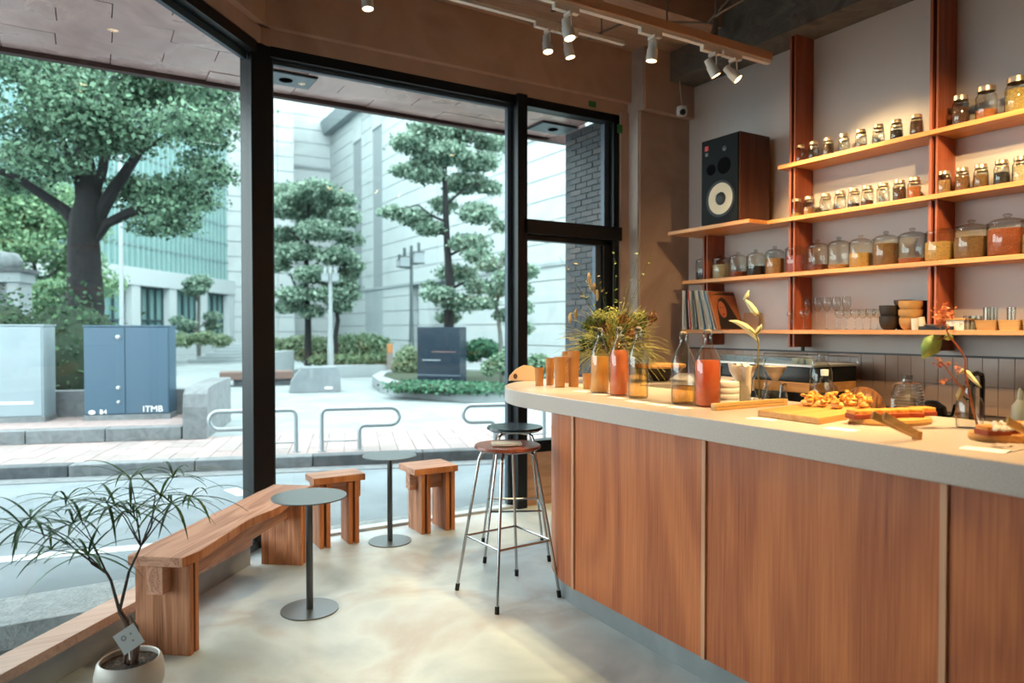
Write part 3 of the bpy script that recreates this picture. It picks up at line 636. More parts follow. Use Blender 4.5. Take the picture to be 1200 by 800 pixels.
for i, (px, c, f, h, r) in enumerate(big):
    X = 4.32; q = P(px, 300, x=X); hb = h * .74
    t = thing('apothecary_jar', 'domed knob-lid jar of %s, %s from left on the third shelf' % (names[c], ordn[i]), 'jar', (X, q.y, 1.764), 0, 'domed jars on the third shelf')
    MB().lathe([(0, .001), (r * .93, .001), (r, .01), (r, hb * .93), (r * .93, hb)], 28).build('jar_glass', M['jar'], t, smooth=True)
    MB().lathe([(0, .006), (r * .9, .006), (r * .93, .012), (r * .93, hb * f), (0, hb * f + .006)], 20).build('contents', content_mat(c), t, smooth=True)
    MB().lathe([(r * .93, hb), (r * 1.02, hb + .002), (r * 1.02, hb + .008), (r * .96, hb + .012), (r * .86, h * .83), (r * .66, h * .865), (r * .4, h * .89), (r * .17, h * .9), (r * .13, h * .92), (r * .22, h * .945), (r * .24, h * .97), (r * .16, h * .995), (0, h)], 28).build('lid', M['jar'], t, smooth=True)
# ================================================================ speaker
sp = thing('speaker', 'large black bookshelf loudspeaker with white cone and brown sides on the left shelf', 'speaker', (4.045, 3.562, 2.15))
MB().box((.014, 0, 0), (.335, .365, .65)).build('cabinet', wood('walnut_cabinet', '3A1D13', '4E2A1C', 'Z', 1, .45), sp, bevel=.003)
MB().box((0, .008, .008), (.014, .357, .642)).build('baffle', plain('dark_baffle', '0B0D0E', .7, spec=.3), sp)
mx_ = Matrix.Translation((0, .165, .185)) @ Matrix.Rotation(R(-90), 4, 'Y')
MB().lathe([(.118, .001), (.135, .001), (.138, .006), (.128, .009), (.116, .006)], 40, M=mx_).build('surround', M['black'], sp, smooth=True)
MB().lathe([(.118, .006), (.09, .003), (.05, .0015), (0, .0012)], 40, M=mx_).build('woofer_cone', plain('cream_cone', 'D8C7AC', .7), sp, smooth=True)
MB().lathe([(.048, .002), (.042, .012), (.025, .02), (0, .023)], 28, M=mx_).build('dust_cap', plain('dust_cap', '33373A', .6), sp, smooth=True)
for (yy, zz, rr2, nm) in ((.135, .425, .062, 'midrange_driver'), (.262, .415, .042, 'port')):
    m_ = Matrix.Translation((0, yy, zz)) @ Matrix.Rotation(R(-90), 4, 'Y')
    MB().lathe([(rr2, .001), (rr2 * .95, .006), (rr2 * .8, .004), (rr2 * .3, .002), (0, .006 if nm[0] == 'm' else .0012)], 28, M=m_).build(nm, bpy.data.materials.get('driver_black') or plain('driver_black', '0A0A0B', .9, spec=.1), sp, smooth=True)
m_ = Matrix.Translation((0, .13, .55)) @ Matrix.Rotation(R(-90), 4, 'Y'); MB().lathe([(.02, .001), (.018, .005), (.006, .006), (0, .010)], 20, M=m_).build('tweeter', plain('tweeter_grey', '4A4C4C', .4), sp, smooth=True)
MB().box((-.003, .288, .565), (.001, .325, .600)).build('badge', plain('red_badge', 'C23A34', .5), sp)
MB().box((-.003, .292, .525), (.001, .318, .548)).build('label_plate', plain('plate', '6E7A74', .5), sp)
# ================================================================ records
rc = ['D8D2CC', 'C9C2BE', '1D1C20', 'B84438', 'D9CDBB', '8E8A86', '26384A', 'C9B79A', 'E4DED6', '2E5F7E', 'B9B4B0', 'E8E2DA', '4A78A0', 'DCD6CE']
RN = ['white-spined', 'pale grey', 'black-spined', 'red-spined', 'cream', 'grey', 'navy-spined', 'tan', 'white-backed', 'blue-spined', 'silver-grey', 'off-white', 'light blue', 'warm white']
for i, c in enumerate(rc):
    tl = -R(.5 + i * 1.35); y0 = 4.235 - i * .0262
    t = thing('record_sleeve', '%s record sleeve, %s from left in the leaning row on the lower shelf' % (RN[i], ordn[i]), 'record', (4.165, y0, 1.364), 0, 'records on the lower shelf')
    t.rotation_euler = (tl, 0, 0)
    MB().box((0, -.0035, 0), (.275, .0035, .315)).build('sleeve', plain('sleeve_%s' % RN[i].replace('-', '_').replace(' ', '_'), c, .6), t)
    MB().box((-.001, -.0012, .02), (.0006, .0012, .24)).build('spine_print', M['black'] if i % 3 else M['white'], t)
y0 = 4.235 - 14 * .0262 - .012; tl = -R(19.8)
al = thing('record_sleeve', 'orange record sleeve with a portrait of a long-haired woman, facing out', 'record', (4.16, y0, 1.364), 0); al.rotation_euler = (tl, 0, 0)
MB().box((0, -.004, 0), (.285, .004, .315)).build('sleeve', mottled('orange_cover', ['8A4A26', 'B8703F'], 5, .5), al)
def flat(pts, c, nm, off):   # on the -Y face: local x right, z up
    mb = MB(); mb.add([(x, -.0042 - off, z) for x, z in pts], [tuple(range(len(pts)))]); mb.build(nm, plain(nm + '_ink', c, .6), al)
def ell(cx, cz, rx, rz_, n=20): return [(cx + rx * math.cos(2 * math.pi * k / n), cz + rz_ * math.sin(2 * math.pi * k / n)) for k in range(n)]
flat([(.03, 0.002), (.04, .09), (.055, .19), (.09, .25), (.13, .268), (.165, .25), (.20, .19), (.24, .10), (.27, 0.002)], '241A18', 'printed_hair', .0002)
flat(ell(.105, .165, .042, .07), 'A35A3C', 'printed_face', .0004)
flat(ell(.105, .125, .014, .006), '6B2420', 'printed_mouth', .0006); flat(ell(.088, .18, .008, .004), '1B1210', 'printed_eye', .0006); flat(ell(.122, .18, .008, .004), '1B1210', 'printed_eye', .0006)
flat([(.02, .285), (.12, .305), (.28, .305), (.28, .285)], '3A2A28', 'printed_band', .0002)
q = P(879, 376, x=4.40); cdx = thing('small_print', 'small brown card propped on the lower shelf beside the record cover', 'card', (4.40, q.y, 1.364)); cdx.rotation_euler = (0, R(8), 0)
MB().box((0, -.075, 0), (.004, .075, .13)).build('card', plain('brown_card', '9A7A66', .7), cdx)
# ================================================================ lower-shelf glasses, bowls, cups
def wineglass(px, X, h, r, base, label, bowl=.5, group='stemmed glasses on the lower shelf'):
    q = P(px, 380, x=X); t = thing('stemmed_glass', label, 'glass', (X, q.y, 1.362), 0, group)
    b0 = h * (1 - bowl)
    MB().lathe([(r * .8, .001), (r * .5, .003), (.004, .007), (.003, b0), (r * .55, b0 + h * .05), (r * .95, b0 + h * .18), (r, b0 + h * .3), (r * .8, h)], 18).build('glass_body', M['jar'], t, smooth=True)
wineglass(928, 4.26, .135, .034, 0, 'small stemmed glass standing in front of the shelf post, left one of the pair', .45)
wineglass(942, 4.26, .135, .034, 0, 'small stemmed glass standing in front of the shelf post, right one of the pair', .45)
for i, px in enumerate((933, 946, 958, 969, 980, 992)): wineglass(px, 4.36, .225, .030, 0, 'tall clear stemmed glass in the back row beside the post, %s from left' % ordn[i], .45)
for i, px in enumerate((984, 993, 1002, 1011, 1020, 1028)): wineglass(px, 4.27 + .09 * (i % 2), .135, .032, 0, 'short clear stemmed glass left of the dark bowls, %s from left' % ordn[i], .45)
def bowl(px, X, z, r, h, mat, name, label, group=None, cat='bowl'):
    q = P(px, 370, x=X); t = MB().lathe([(0, 0), (r * .55, 0), (r * .8, h * .2), (r * .98, h * .6), (r, h), (r * .95, h), (r * .9, h * .6), (r * .5, h * .12), (0, h * .1)], 24).build(name, mat, None, smooth=True)
    t.location = (X, q.y, z); tag(t, label, cat, group); return t
dk = plain('dark_stoneware', '2B2422', .6); tn = plain('tan_stoneware', 'B98852', .6, var=.12, vs=20); br_ = plain('brown_stoneware', '5E4538', .6)
bowl(1042, 4.30, 1.362, .058, .085, dk, 'stoneware_bowl', 'dark stoneware bowl at the bottom of the left stack on the lower shelf'); bowl(1042, 4.30, 1.43, .058, .085, dk, 'stoneware_bowl', 'dark stoneware bowl on top of the left stack on the lower shelf')
for k in range(3): bowl(1067, 4.30, 1.362 + k * .052, .066 - (k == 0) * .004, .072, tn, 'stoneware_bowl', 'tan stoneware bowl in the right stack on the lower shelf, %s from bottom' % ordn[k], 'tan bowls in one stack')
bowl(1058, 4.392, 1.362, .052, .10, br_, 'stoneware_bowl', 'brown bowl behind the tan stack, bottom of three'); bowl(1058, 4.392, 1.44, .052, .07, br_, 'stoneware_bowl', 'brown bowl behind the tan stack, middle of three'); bowl(1058, 4.392, 1.50, .052, .05, br_, 'stoneware_bowl', 'brown bowl behind the tan stack, rounded top one')
bowl(1078, 4.392, 1.362, .05, .18, dk, 'stoneware_vessel', 'black vessel beside the shelf post behind the tan bowls')
wc = plain('white_cup', 'D9CDBE', .4)
def cup(px, X, r, h, label, rot=None, z=1.362):
    q = P(px, 378, x=X); t = MB().lathe([(0, 0), (r * .8, 0), (r, h), (r * .93, h), (r * .75, .006), (0, .006)], 20).build('cup', wc, None, smooth=True); t.location = (X, q.y, z)
    if rot: t.rotation_euler = rot
    tag(t, label, 'cup', 'small white cups')
cup(1073, 4.235, .026, .07, 'small white cup upright in front of the tan bowls')
cup(1081, 4.25, .026, .068, 'small white cup leaning at right of the upright one', (R(-14), 0, 0), 1.369)
q = P(1100, 380, x=4.27); t = thing('serving_dish', 'dark tray with a pale plate on the lower shelf behind the red blossom', 'tray', (4.27, q.y, 1.362))
MB().box((-.05, -.10, 0), (.10, .09, .022)).build('tray', dk, t); MB().lathe([(0, .022), (.05, .022), (.075, .034), (.07, .034), (0, .028)], 24).build('plate', wc, t, smooth=True)
q = P(1123, 380, x=4.28); t = thing('small_box', 'light wooden box right of the red blossom on the lower shelf', 'box', (4.28, q.y, 1.362)); bx = wood('box_wood', 'B98248', 'D09C5E', 'Y', 1, .5)
MB().box((-.04, -.05, 0), (.09, .045, .055)).build('body', wc, t); MB().box((-.045, -.06, .055), (.095, .055, .068)).build('lid', bx, t, bevel=.002)
for i, (px, X) in enumerate(((1137, 4.27), (1143, 4.36))):
    q = P(px, 380, x=X); t = MB().lathe([(0, 0), (.03, 0), (.034, .08), (.032, .08), (.028, .006)], 18).build('tumbler', M['jar'], None, smooth=True); t.location = (X, q.y, 1.362); tag(t, 'clear tumbler left of the wooden bins on the lower shelf, ' + ('front one' if i == 0 else 'back one'), 'glass')
for i, px in enumerate((1160, 1187, 1216)):
    q = P(px, 380, x=4.27); t = thing('wooden_bin', 'flared light wooden bin on the lower shelf, %s from left' % ordn[i], 'box', (4.27, q.y, 1.362), 0, 'wooden bins on the lower shelf')
    mb = MB(); a, b_, hh = .048, .056, .055
    for s in (-1, 1): mb.add([(-.04, s * a, 0), (.10, s * a, 0), (.104, s * b_, hh), (-.046, s * b_, hh), (-.04, s * (a - .006), 0), (.10, s * (a - .006), 0), (.104, s * (b_ - .006), hh), (-.046, s * (b_ - .006), hh)], [(0, 1, 2, 3), (7, 6, 5, 4), (3, 2, 6, 7), (0, 3, 7, 4), (1, 5, 6, 2), (0, 4, 5, 1)])
    mb.build('side', bx, t)
    MB().add([(-.04, -a, 0), (-.04, a, 0), (-.046, b_, hh), (-.046, -b_, hh), (-.034, -a, 0), (-.034, a, 0), (-.040, b_, hh), (-.040, -b_, hh)], [(0, 1, 2, 3)[::-1], (4, 5, 6, 7), (3, 2, 6, 7)[::-1]]).build('front', bx, t)
    MB().box((-.04, -a, 0), (.10, a, .005)).build('bottom', bx, t)
for i, (px, zz) in enumerate(((1161, 1.3675), (1172, 1.3675), (1169, 1.3675))):
    X = 4.31 + .02 * i; q = P((1157, 1164, 1185)[i], 380, x=X); t = MB().lathe([(0, 0), (.02, 0), (.022, .12), (.021, .12), (.018, .006)], 16).build('glass_tube', M['jar'], None, smooth=True); t.location = (X, q.y, zz); tag(t, 'narrow glass standing in a wooden bin, %s from left' % ordn[i], 'glass')
# ================================================================ things on the bar
ZC = 1.04
def on(px, py): return P(px, py, z=ZC)
def fibre_cup(px, py, r, h, label):
    p = on(px, py); t = MB().lathe([(0, 0), (r * .82, 0), (r, h), (r * .93, h), (r * .76, .006), (0, .006)], 22).build('fibre_cup', M['terracotta'], None, smooth=True); t.location = p; tag(t, label, 'cup', 'orange-brown cups at the bar end')
fibre_cup(632, 452, .027, .105, 'short orange-brown cup at the rounded end of the bar, leftmost')
fibre_cup(644.5, 451, .026, .158, 'mid-height orange-brown cup, second from left at the bar end')
fibre_cup(656, 453.5, .034, .170, 'wide mid-height orange-brown cup in front of the tallest ones')
fibre_cup(663.5, 448, .026, .190, 'tall orange-brown cup tucked behind the wide one')
fibre_cup(672, 453, .034, .203, 'tallest orange-brown cup, at right of the group')
fibre_cup(687.5, 455.5, .024, .085, 'short orange-brown cup left of the yellow bottle')
def bottle(px, py, r, h, fill, c, label, murky=True, stopper=True):
    p = on(px, py); t = thing('swing_top_bottle', label, 'bottle', p)
    b = [(0, .002), (r * .92, .002), (r, .010), (r, h * .55), (r * .93, h * .62), (r * .6, h * .74), (r * .36, h * .82), (r * .30, h * .92), (r * .36, h * .94), (r * .36, h * .965), (r * .28, h * .965)]
    MB().lathe(b, 30).build('bottle_glass', M['bottle'], t, smooth=True)
    if murky: lm = leafmat('cloudy_drink_' + c, c, c, .3, .55)
    else: lm = glass('clear_drink_' + c, c, .02, .3, .7)
    top_ = h * fill; pr = [(0, .008), (r * .90, .008), (r * .95, .016)]
    for f, k in ((.55, .95), (.62, .88), (.74, .55)):
        if h * f < top_: pr.append((r * k, h * f))
    last = pr[-1]; k = r * .95 if top_ < h * .55 else r * (.95 - .38 * (top_ / h - .55) / .19 if top_ / h > .55 else .95)
    pr += [(k, top_), (0, top_)]
    MB().lathe(pr, 28).build('drink', lm, t, smooth=True)
    if stopper:
        MB().lathe([(0, h * .965), (r * .30, h * .965), (r * .32, h * .98), (r * .2, h), (0, h)], 16).build('stopper', plain('rubber_topped_stopper', '9C8C7C', .35), t, smooth=True)
        MB().tube([(r * .36, 0, h * .90), (r * .52, 0, h * .93), (r * .3, 0, h * .985), (-r * .3, 0, h * .985), (-r * .52, 0, h * .93), (-r * .36, 0, h * .90)], .0016, 5).build('wire_bail', M['chrome'], t)
    return t
bottle(703, 460, .048, .335, .56, 'F3C572', 'swing-top bottle of cloudy yellow drink, leftmost of the bottles')
bottle(725.5, 463, .046, .340, .66, 'F3A06A', 'swing-top bottle of cloudy orange drink between the yellow and the amber one', stopper=True)
bottle(748, 466.5, .047, .340, .48, 'FAE2B0', 'swing-top bottle half full of clear amber drink', False)
bottle(757, 447, .045, .30, .3, 'FAEFD4', 'clear bottle standing behind the amber one', False)
bottle(800.5, 473, .052, .318, .25, 'FADCA4', 'clear swing-top bottle a quarter full of amber drink', False)
bottle(829, 476, .054, .328, .60, 'F08A58', 'swing-top bottle of deep orange drink, rightmost of the bottles')
# bowl with board
p = on(772, 446); t = thing('serving_bowl', 'dark shallow bowl with a pale wooden board laid on it', 'bowl', p)
MB().lathe([(0, 0), (.05, 0), (.12, .05), (.155, .085), (.148, .085), (.11, .055), (0, .012)], 32).build('bowl', plain('dark_wood_bowl', '2A1B14', .35), t, smooth=True)
q = on(779, 446); bdx = MB().lathe([(0, 0), (.165, 0), (.17, .01), (.165, .022), (0, .022)], 36).build('round_board', M['board'], None); bdx.location = (p.x, p.y, ZC + .086); tag(bdx, 'pale round wooden board lying across the dark bowl', 'board')
# pale board with hole leaning at the bar end
bp_ = on(614, 446); t = thing('paddle_board', 'pale wooden board with an oval hole lying at the rounded bar end', 'board', bp_, R(-25))
pts = [(-.10, 0), (.10, 0), (.105, .03), (.09, .07), (.05, .095), (0, .10), (-.05, .075), (-.09, .035)]
ho = [(-.055 + .014 * math.cos(a), .028 + .018 * math.sin(a)) for a in [2 * math.pi * k / 8 + .2 for k in range(8)]]
mb = MB(); m = Matrix.Rotation(R(75), 4, 'X'); mb.prism(pts, -.008, .008, m); mb.build('board', plain('pale_board', 'D6AE88', .5), t, bevel=.003)
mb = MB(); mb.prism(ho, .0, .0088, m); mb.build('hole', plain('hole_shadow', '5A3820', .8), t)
# flowers
def flowers():
    base = on(716, 447); t = thing('flower_arrangement', 'big loose arrangement of grasses, leaves and brown blossoms behind the bottles', 'flowers', base)
    MB().lathe([(0, 0), (.05, 0), (.075, .05), (.08, .10), (.06, .15), (.045, .165), (.052, .185), (.045, .185), (.04, .16), (0, .05)], 28).build('vase', plain('clay_vase', '9C7A66', .6, var=.08), t, smooth=True)
    rg = random.Random(11); gm = leafmat('plume_grass', 'A39C48', 'E2DA90', .7, .3); gd = leafmat('bouquet_leaf', '2A3A1C', '5E6E34', .5, .2); bb = leafmat('brown_blossom', '6A4026', 'A87748', .7, .2); ol = leafmat('olive_sprig', '767E3A', 'BDB868', .6, .2); sc = leafmat('seed_heads', 'B59A6C', 'DCC49A', .8, .3)
    def stem_curve(a, el, ln, droop, n=9):
        d = Vector((math.cos(a) * math.cos(el), math.sin(a) * math.cos(el), math.sin(el))); p = Vector((rg.uniform(-.02, .02), rg.uniform(-.02, .02), .16)); out = [p.copy()]
        for j in range(n): p = p + d * ln / n; d = (d + Vector((0, 0, -droop / n))).normalized(); out.append(p.copy())
        return out
    g = MB()
    for k in range(420):
        sidey = rg.random(); a = rg.choice([R(149), R(-31)]) + rg.gauss(0, .7) if sidey < .8 else rg.uniform(0, 6.3)
        pts = stem_curve(a, rg.uniform(.15, 1.35), rg.uniform(.22, .40), rg.uniform(.6, 2.0)); g.tube(pts, [.0014] * 5 + [.001] * 5, 3, False)
    g.build('plume_grass', gm, t, kind='stuff')
    g = MB()
    for k in range(26):
        a = R(149) + rg.gauss(0, .55) if k < 18 else R(-31) + rg.gauss(0, .6)
        pts = stem_curve(a, rg.uniform(.3, .9), rg.uniform(.30, .42), rg.uniform(1.6, 2.6), 10)
        for i in range(len(pts) - 1):
            wd = .005 * math.sin(math.pi * (i + .6) / len(pts)); sd = Vector((0, 0, 1)).cross(pts[i + 1] - pts[i]).normalized() * wd
            g.add([pts[i] - sd, pts[i] + sd, pts[i + 1] + sd, pts[i + 1] - sd], [(0, 1, 2, 3)])
    g.build('long_blades', gd, t, kind='stuff')
    bl = [((rg.gauss(0, .10), rg.gauss(0, .07), .24 + rg.uniform(-.03, .16)), (.05, .05, .05)) for _ in range(16)]
    leaves_mesh('leafy_mass', [(Vector(c), r) for c, r in bl], 1700, .028, gd, t, 3, .5, .3, 'stuff')
    bl = [((rg.gauss(.05, .07), rg.gauss(-.03, .06), .25 + rg.uniform(-.06, .16)), (.03, .03, .04)) for _ in range(14)]
    leaves_mesh('brown_blossoms', [(Vector(c), r) for c, r in bl], 1500, .016, bb, t, 4, .9, .3, 'stuff')
    bl = [((rg.gauss(0, .10), rg.gauss(0, .07), .32 + rg.uniform(-.04, .12)), (.04, .04, .04)) for _ in range(14)]
    leaves_mesh('olive_tips', [(Vector(c), r) for c, r in bl], 1500, .016, ol, t, 5, .5, .2, 'stuff')
    tall = [(655, 300, 0), (675, 302, .05), (698, 318, 0), (720, 300, 0), (722, 322, -.04), (745, 300, .05), (752, 283, .05), (757, 318, 0), (742, 345, 0), (742, 370, 0), (677, 335, 0), (690, 350, .05), (708, 335, -.04), (765, 292, .05), (733, 335, .02)]
    st = MB(); lf = MB(); sd_ = MB()
    dd0 = (base - EYE).dot(FW)
    for (x, y, dd) in tall:
        e_ = P(x, y, d=dd0 + dd) - base; s0 = Vector((0, 0, .17)); md = (s0 + e_) / 2 + Vector((rg.uniform(-.02, .02), 0, .03)); st.tube([s0, md, e_], [.0015, .0012, .0008], 4)
        for j in range(rg.randint(4, 7)):
            f = rg.uniform(.45, 1.05); p = md.lerp(e_, (f - .4) / .6); d = Vector((rg.gauss(0, 1), rg.gauss(0, 1), rg.gauss(.4, .6))).normalized(); s_ = d.orthogonal().normalized(); ln = rg.uniform(.018, .035)
            (lf if x > 700 or y > 330 else sd_).add([p, p + d * ln * .5 + s_ * ln * .22, p + d * ln, p + d * ln * .5 - s_ * ln * .22], [(0, 1, 2, 3)])
    for (x, y) in ((690, 318), (696, 330), (692, 325), (700, 338), (668, 365), (675, 360)):   # seed heads
        p = P(x, y + 8, d=dd0) - base; sd_.blob(p, (.012, .012, .035), 6, 5, .3)
    st.build('sprig_stems', gd, t, kind='stuff'); lf.build('sprig_leaves', leafmat('sprig_leaf', '3E4A24', '8A9440', .5, .3), t, kind='stuff'); sd_.build('seed_heads', sc, t, kind='stuff')
flowers()
# white paper roll stack
p = on(849.5, 474.5); t = thing('lid_stack', 'white stack of paper lids beside the orange bottle', 'lids', p, R(20))
for k in range(4): MB().lathe([(0, k * .026), (.0585, k * .026), (.0595, k * .026 + .0015), (.0595, k * .026 + .0245), (.0585, k * .026 + .0258), (0, k * .026 + .0258)], 32).build('lid', plain('white_paper_lid', 'E2DDD8', .6) if k == 0 else bpy.data.materials['white_paper_lid'], t, smooth=True)
# napkin in glass
p = on(871, 473.5); t = thing('napkin_glass', 'glass stuffed with crumpled white napkins', 'glass', p)
MB().lathe([(0, .002), (.03, .002), (.033, .01), (.038, .13), (.039, .13)], 24).build('glass_body', M['jar'], t, smooth=True)
rg = random.Random(2); mb = MB()
seg = 22; prof = [(.026, .01), (.031, .06), (.036, .11), (.046, .15), (.052, .175), (.040, .17), (.02, .16), (0, .165)]; rings = []
vs = []; fs = []
for j, (r_, z_) in enumerate(prof):
    for k in range(seg):
        a = 2 * math.pi * k / seg; q = 1 + (.26 if j > 2 else .10) * math.sin(a * 4 + j * 1.1) + rg.uniform(-.12, .12); vs.append((r_ * q * math.cos(a), r_ * q * math.sin(a), z_ + (rg.uniform(-.012, .012) if j > 2 else 0)))
for j in range(len(prof) - 1):
    for k in range(seg): k2 = (k + 1) % seg; fs.append((j * seg + k, j * seg + k2, (j + 1) * seg + k2, (j + 1) * seg + k))
mb.add(vs, fs).build('napkin', plain('white_napkin', 'E8DDD2', .9), t, smooth=True)
# bud vase with pale orchid-like sprig
p = on(890, 472.5); t = thing('bud_vase', 'clear bud vase holding a bare stem with two pale dried leaves', 'vase', p)
MB().lathe([(0, .002), (.028, .002), (.03, .01), (.018, .03), (.015, .045), (.03, .075), (.034, .10), (.022, .13), (.018, .16), (.028, .20), (.027, .20), (.016, .16)], 26).build('vase_glass', M['jar'], t, smooth=True)
dv_ = (p - EYE).dot(FW)
def V_(px, py, dd=0): return P(px, py, d=dv_ + dd) - p
MB().tube([Vector((0, 0, .02)), V_(889, 440), V_(888, 420), V_(889, 402), V_(886, 392), V_(878, 385)], [.004, .004, .0035, .003, .0025, .002], 7).tube([V_(889, 402), V_(885, 398), V_(872, 388)], [.002, .0016, .001], 5).tube([V_(887, 394), V_(893, 380), V_(890, 369), V_(877, 366)], [.002, .0012, .001, .0008], 5).build('stem', plain('olive_stem', '7A6A2C', .6), t, smooth=True)
dl = plain('dried_leaf', 'D9CFA0', .6, var=.1)
def leafshape(pts, mat, parent, name, bend=.01):
    """pts: list of (px,py,halfwidth_px) along the rib"""
    vs = []; n = len(pts)
    sc_ = dv_ / F
    for i, (x, y, w_) in enumerate(pts):
        x0, y0 = pts[max(0, i - 1)][:2]; x1, y1 = pts[min(n - 1, i + 1)][:2]; L_ = math.hypot(x1 - x0, y1 - y0); nx, ny = -(y1 - y0) / L_, (x1 - x0) / L_
        vs += [V_(x + nx * w_, y + ny * w_, bend), V_(x, y, 0), V_(x - nx * w_, y - ny * w_, bend)]
    fs = []
    for i in range(n - 1): q = 3 * i; fs += [(q, q + 1, q + 4, q + 3), (q + 1, q + 2, q + 5, q + 4)]
    o = MB().add(vs, fs).build(name, mat, parent, smooth=True); md = o.modifiers.new('solid', 'SOLIDIFY'); md.thickness = .001; return o
leafshape([(854, 375.5, .3), (863, 377, 2.2), (873, 382, 3.8), (881, 389, 3.6), (887, 397, 1.8), (889, 404, .6)], dl, t, 'leaf'); leafshape([(893, 380, .5), (890, 385, 3), (886, 390, 2.2), (884, 393, .5)], dl, t, 'leaf')
leafshape([(872, 352, 1.5), (875, 347.5, 3), (877.5, 340, .4)], dl, t, 'leaf'); leafshape([(888, 369.5, 2.5), (883, 363, 4), (878, 356, 3), (873, 351, 1)], dl, t, 'leaf')
# pour-over carafe
p = on(908, 473); t = thing('pour_over_carafe', 'hourglass-shaped glass carafe behind the pale wooden tongs', 'carafe', p)
MB().lathe([(0, .002), (.045, .002), (.056, .02), (.05, .05), (.022, .095), (.016, .105), (.022, .118), (.048, .16), (.047, .16)], 30).build('carafe_glass', M['bottle'], t, smooth=True)
MB().lathe([(.0, .10), (.012, .10), (.03, .13), (.049, .165), (.047, .165), (.01, .108)], 24).build('paper_filter', plain('filter_paper', 'CFC2B4', .9), t, smooth=True)
# long tongs
a, b_ = P(836, 477.5, z=ZC + .012), P(919, 471, z=ZC + .012)
t = thing('wooden_tongs', 'long pale wooden serving tongs lying left of the pastry board', 'tongs', ((a + b_) / 2) - Vector((0, 0, .012)), math.atan2(b_.y - a.y, b_.x - a.x)); ln = (b_ - a).length
tw_ = wood('tong_wood', 'C08F50', 'DDB274', 'X', 1, .5)
MB().box((-ln / 2, -.014, 0), (ln / 2, .014, .013)).build('arm', tw_, t, bevel=.002); MB().box((-ln / 2, -.014, .014), (ln / 2, .014, .028)).build('arm', tw_, t, bevel=.002); MB().box((ln / 2 - .02, -.015, .0), (ln / 2+.003, .015, .028)).build('hinge_block', tw_, t)
# cards
def card(px, py, wpx, label, w_=.085, d_=.055, rz=None):
    p = on(px, py); o = MB().box((-d_ / 2, -w_ / 2, 0), (d_ / 2, w_ / 2, .0012)).build('price_card', M['paper']); o.location = p; o.rotation_euler = (0, 0, rz if rz is not None else R(2)); tag(o, label, 'card', 'white cards along the front edge of the bar')
for px, py, lb in ((682, 458.5, 'white card left of the yellow bottle, leftmost of the row'), (703, 462, 'white card in front of the yellow bottle'), (724, 466, 'white card in front of the orange bottle'), (746, 470.5, 'white card in front of the amber bottle'), (770, 474, 'white card between the amber bottle and the clear one'), (797, 477.5, 'white card in front of the quarter-full bottle')):
    card(px, py, 0, lb, .10, .05, R(4))
card(893, 491, 0, 'white card in front of the pastry board', .10, .045, R(14)); card(986, 503, 0, 'white card in front of the round cake board', .10, .055, R(10)); card(1154, 527, 0, 'white card in front of the rightmost board', .11, .06, R(10))
# board 1 with pastries
z1 = ZC + .024
cs = [P(888, 480, z=z1), P(960, 489.5, z=z1), P(1026, 478.5, z=z1), P(955, 470.5, z=z1)]
ctr = sum(cs, Vector()) / 4; o = MB().prism([(c.x - ctr.x, c.y - ctr.y) for c in cs], 0, .024).build('cutting_board', M['board'], None, bevel=.003); o.location = (ctr.x, ctr.y, ZC); tag(o, 'square wooden cutting board carrying orange pastries', 'board')
pm = mottled('glazed_pastry', ['D8842C', 'EFAE48', 'F8D080'], 30, .45, .5, bs=60); pm2 = mottled('pastry_base', ['DC9A4C', 'F0C47C'], 25, .5, .3)
rg = random.Random(9)
for i, (x, y, s) in enumerate([(946, 476, 1), (963, 477, .95), (981, 479, 1), (997, 476, .95), (1013, 478.5, 1.1), (972, 472.5, .9), (990, 472, .9), (952, 471.5, .85)]):
    s *= .82; p = P(x, y, z=z1); t = thing('pastry', 'orange glazed pastry on the square board, %s of the pile' % ordn[i], 'pastry', p, rg.uniform(0, 3), 'orange pastries on the square board')
    mb = MB(); mb.blob((0, 0, .018 * s), (.034 * s, .028 * s, .018 * s), 12, 7, .08); mb.build('base', pm2, t, smooth=True)
    mb = MB()
    for k in range(9): mb.blob((rg.uniform(-.022, .022), rg.uniform(-.018, .018), .032 * s + rg.uniform(0, .022)), (rg.uniform(.006, .013), rg.uniform(.006, .013), rg.uniform(.005, .012)), 7, 5, .4)
    mb.build('topping', pm, t)
# board 2
z2 = ZC + .02
def ovalboard(px, py, rx, ry, rz, label):
    p = on(px, py); o = MB().lathe([(0, 0), (1, 0), (1.03, .5), (1, 1), (0, 1)], 36).build('round_board', M['board'], None); 
    for v in o.data.vertices: v.co = (v.co.x * rx, v.co.y * ry, v.co.z * .02)
    o.location = p; o.rotation_euler = (0, 0, rz); tag(o, label, 'board'); return p
b2 = ovalboard(1043, 495, .145, .10, R(-18), 'oval wooden board carrying orange cake slices')
cake = mottled('orange_cake', ['C46A24', 'E0923A', 'EDB060'], 25, .5, .4); crust = plain('red_brown_crust', '8E3A1C', .6, var=.2, vs=40)
def slice_(px, py, z, rz, L_, W_, H_, label, grp):
    p = P(px, py, z=z); t = thing('cake_slice', label, 'cake', p, rz, grp)
    MB().box((-L_ / 2, -W_ / 2, .004), (L_ / 2, W_ / 2, H_)).build('crumb', cake, t, bevel=.004); MB().box((-L_ / 2 - .003, -W_ / 2 - .003, 0), (L_ / 2 + .003, W_ / 2 + .003, H_ * .55)).build('crust', crust, t, bevel=.003)
for i, (x, y, a) in enumerate(((1008, 490, 8), (1028, 489, -5), (1048, 488.5, 6), (1066, 488, -14), (1080, 486.5, 10))): slice_(x, y, z2, R(a - 30), .075, .05, .030, 'orange cake slice with red crust on the oval board, %s from left' % ordn[i], 'cake slices on the oval board')
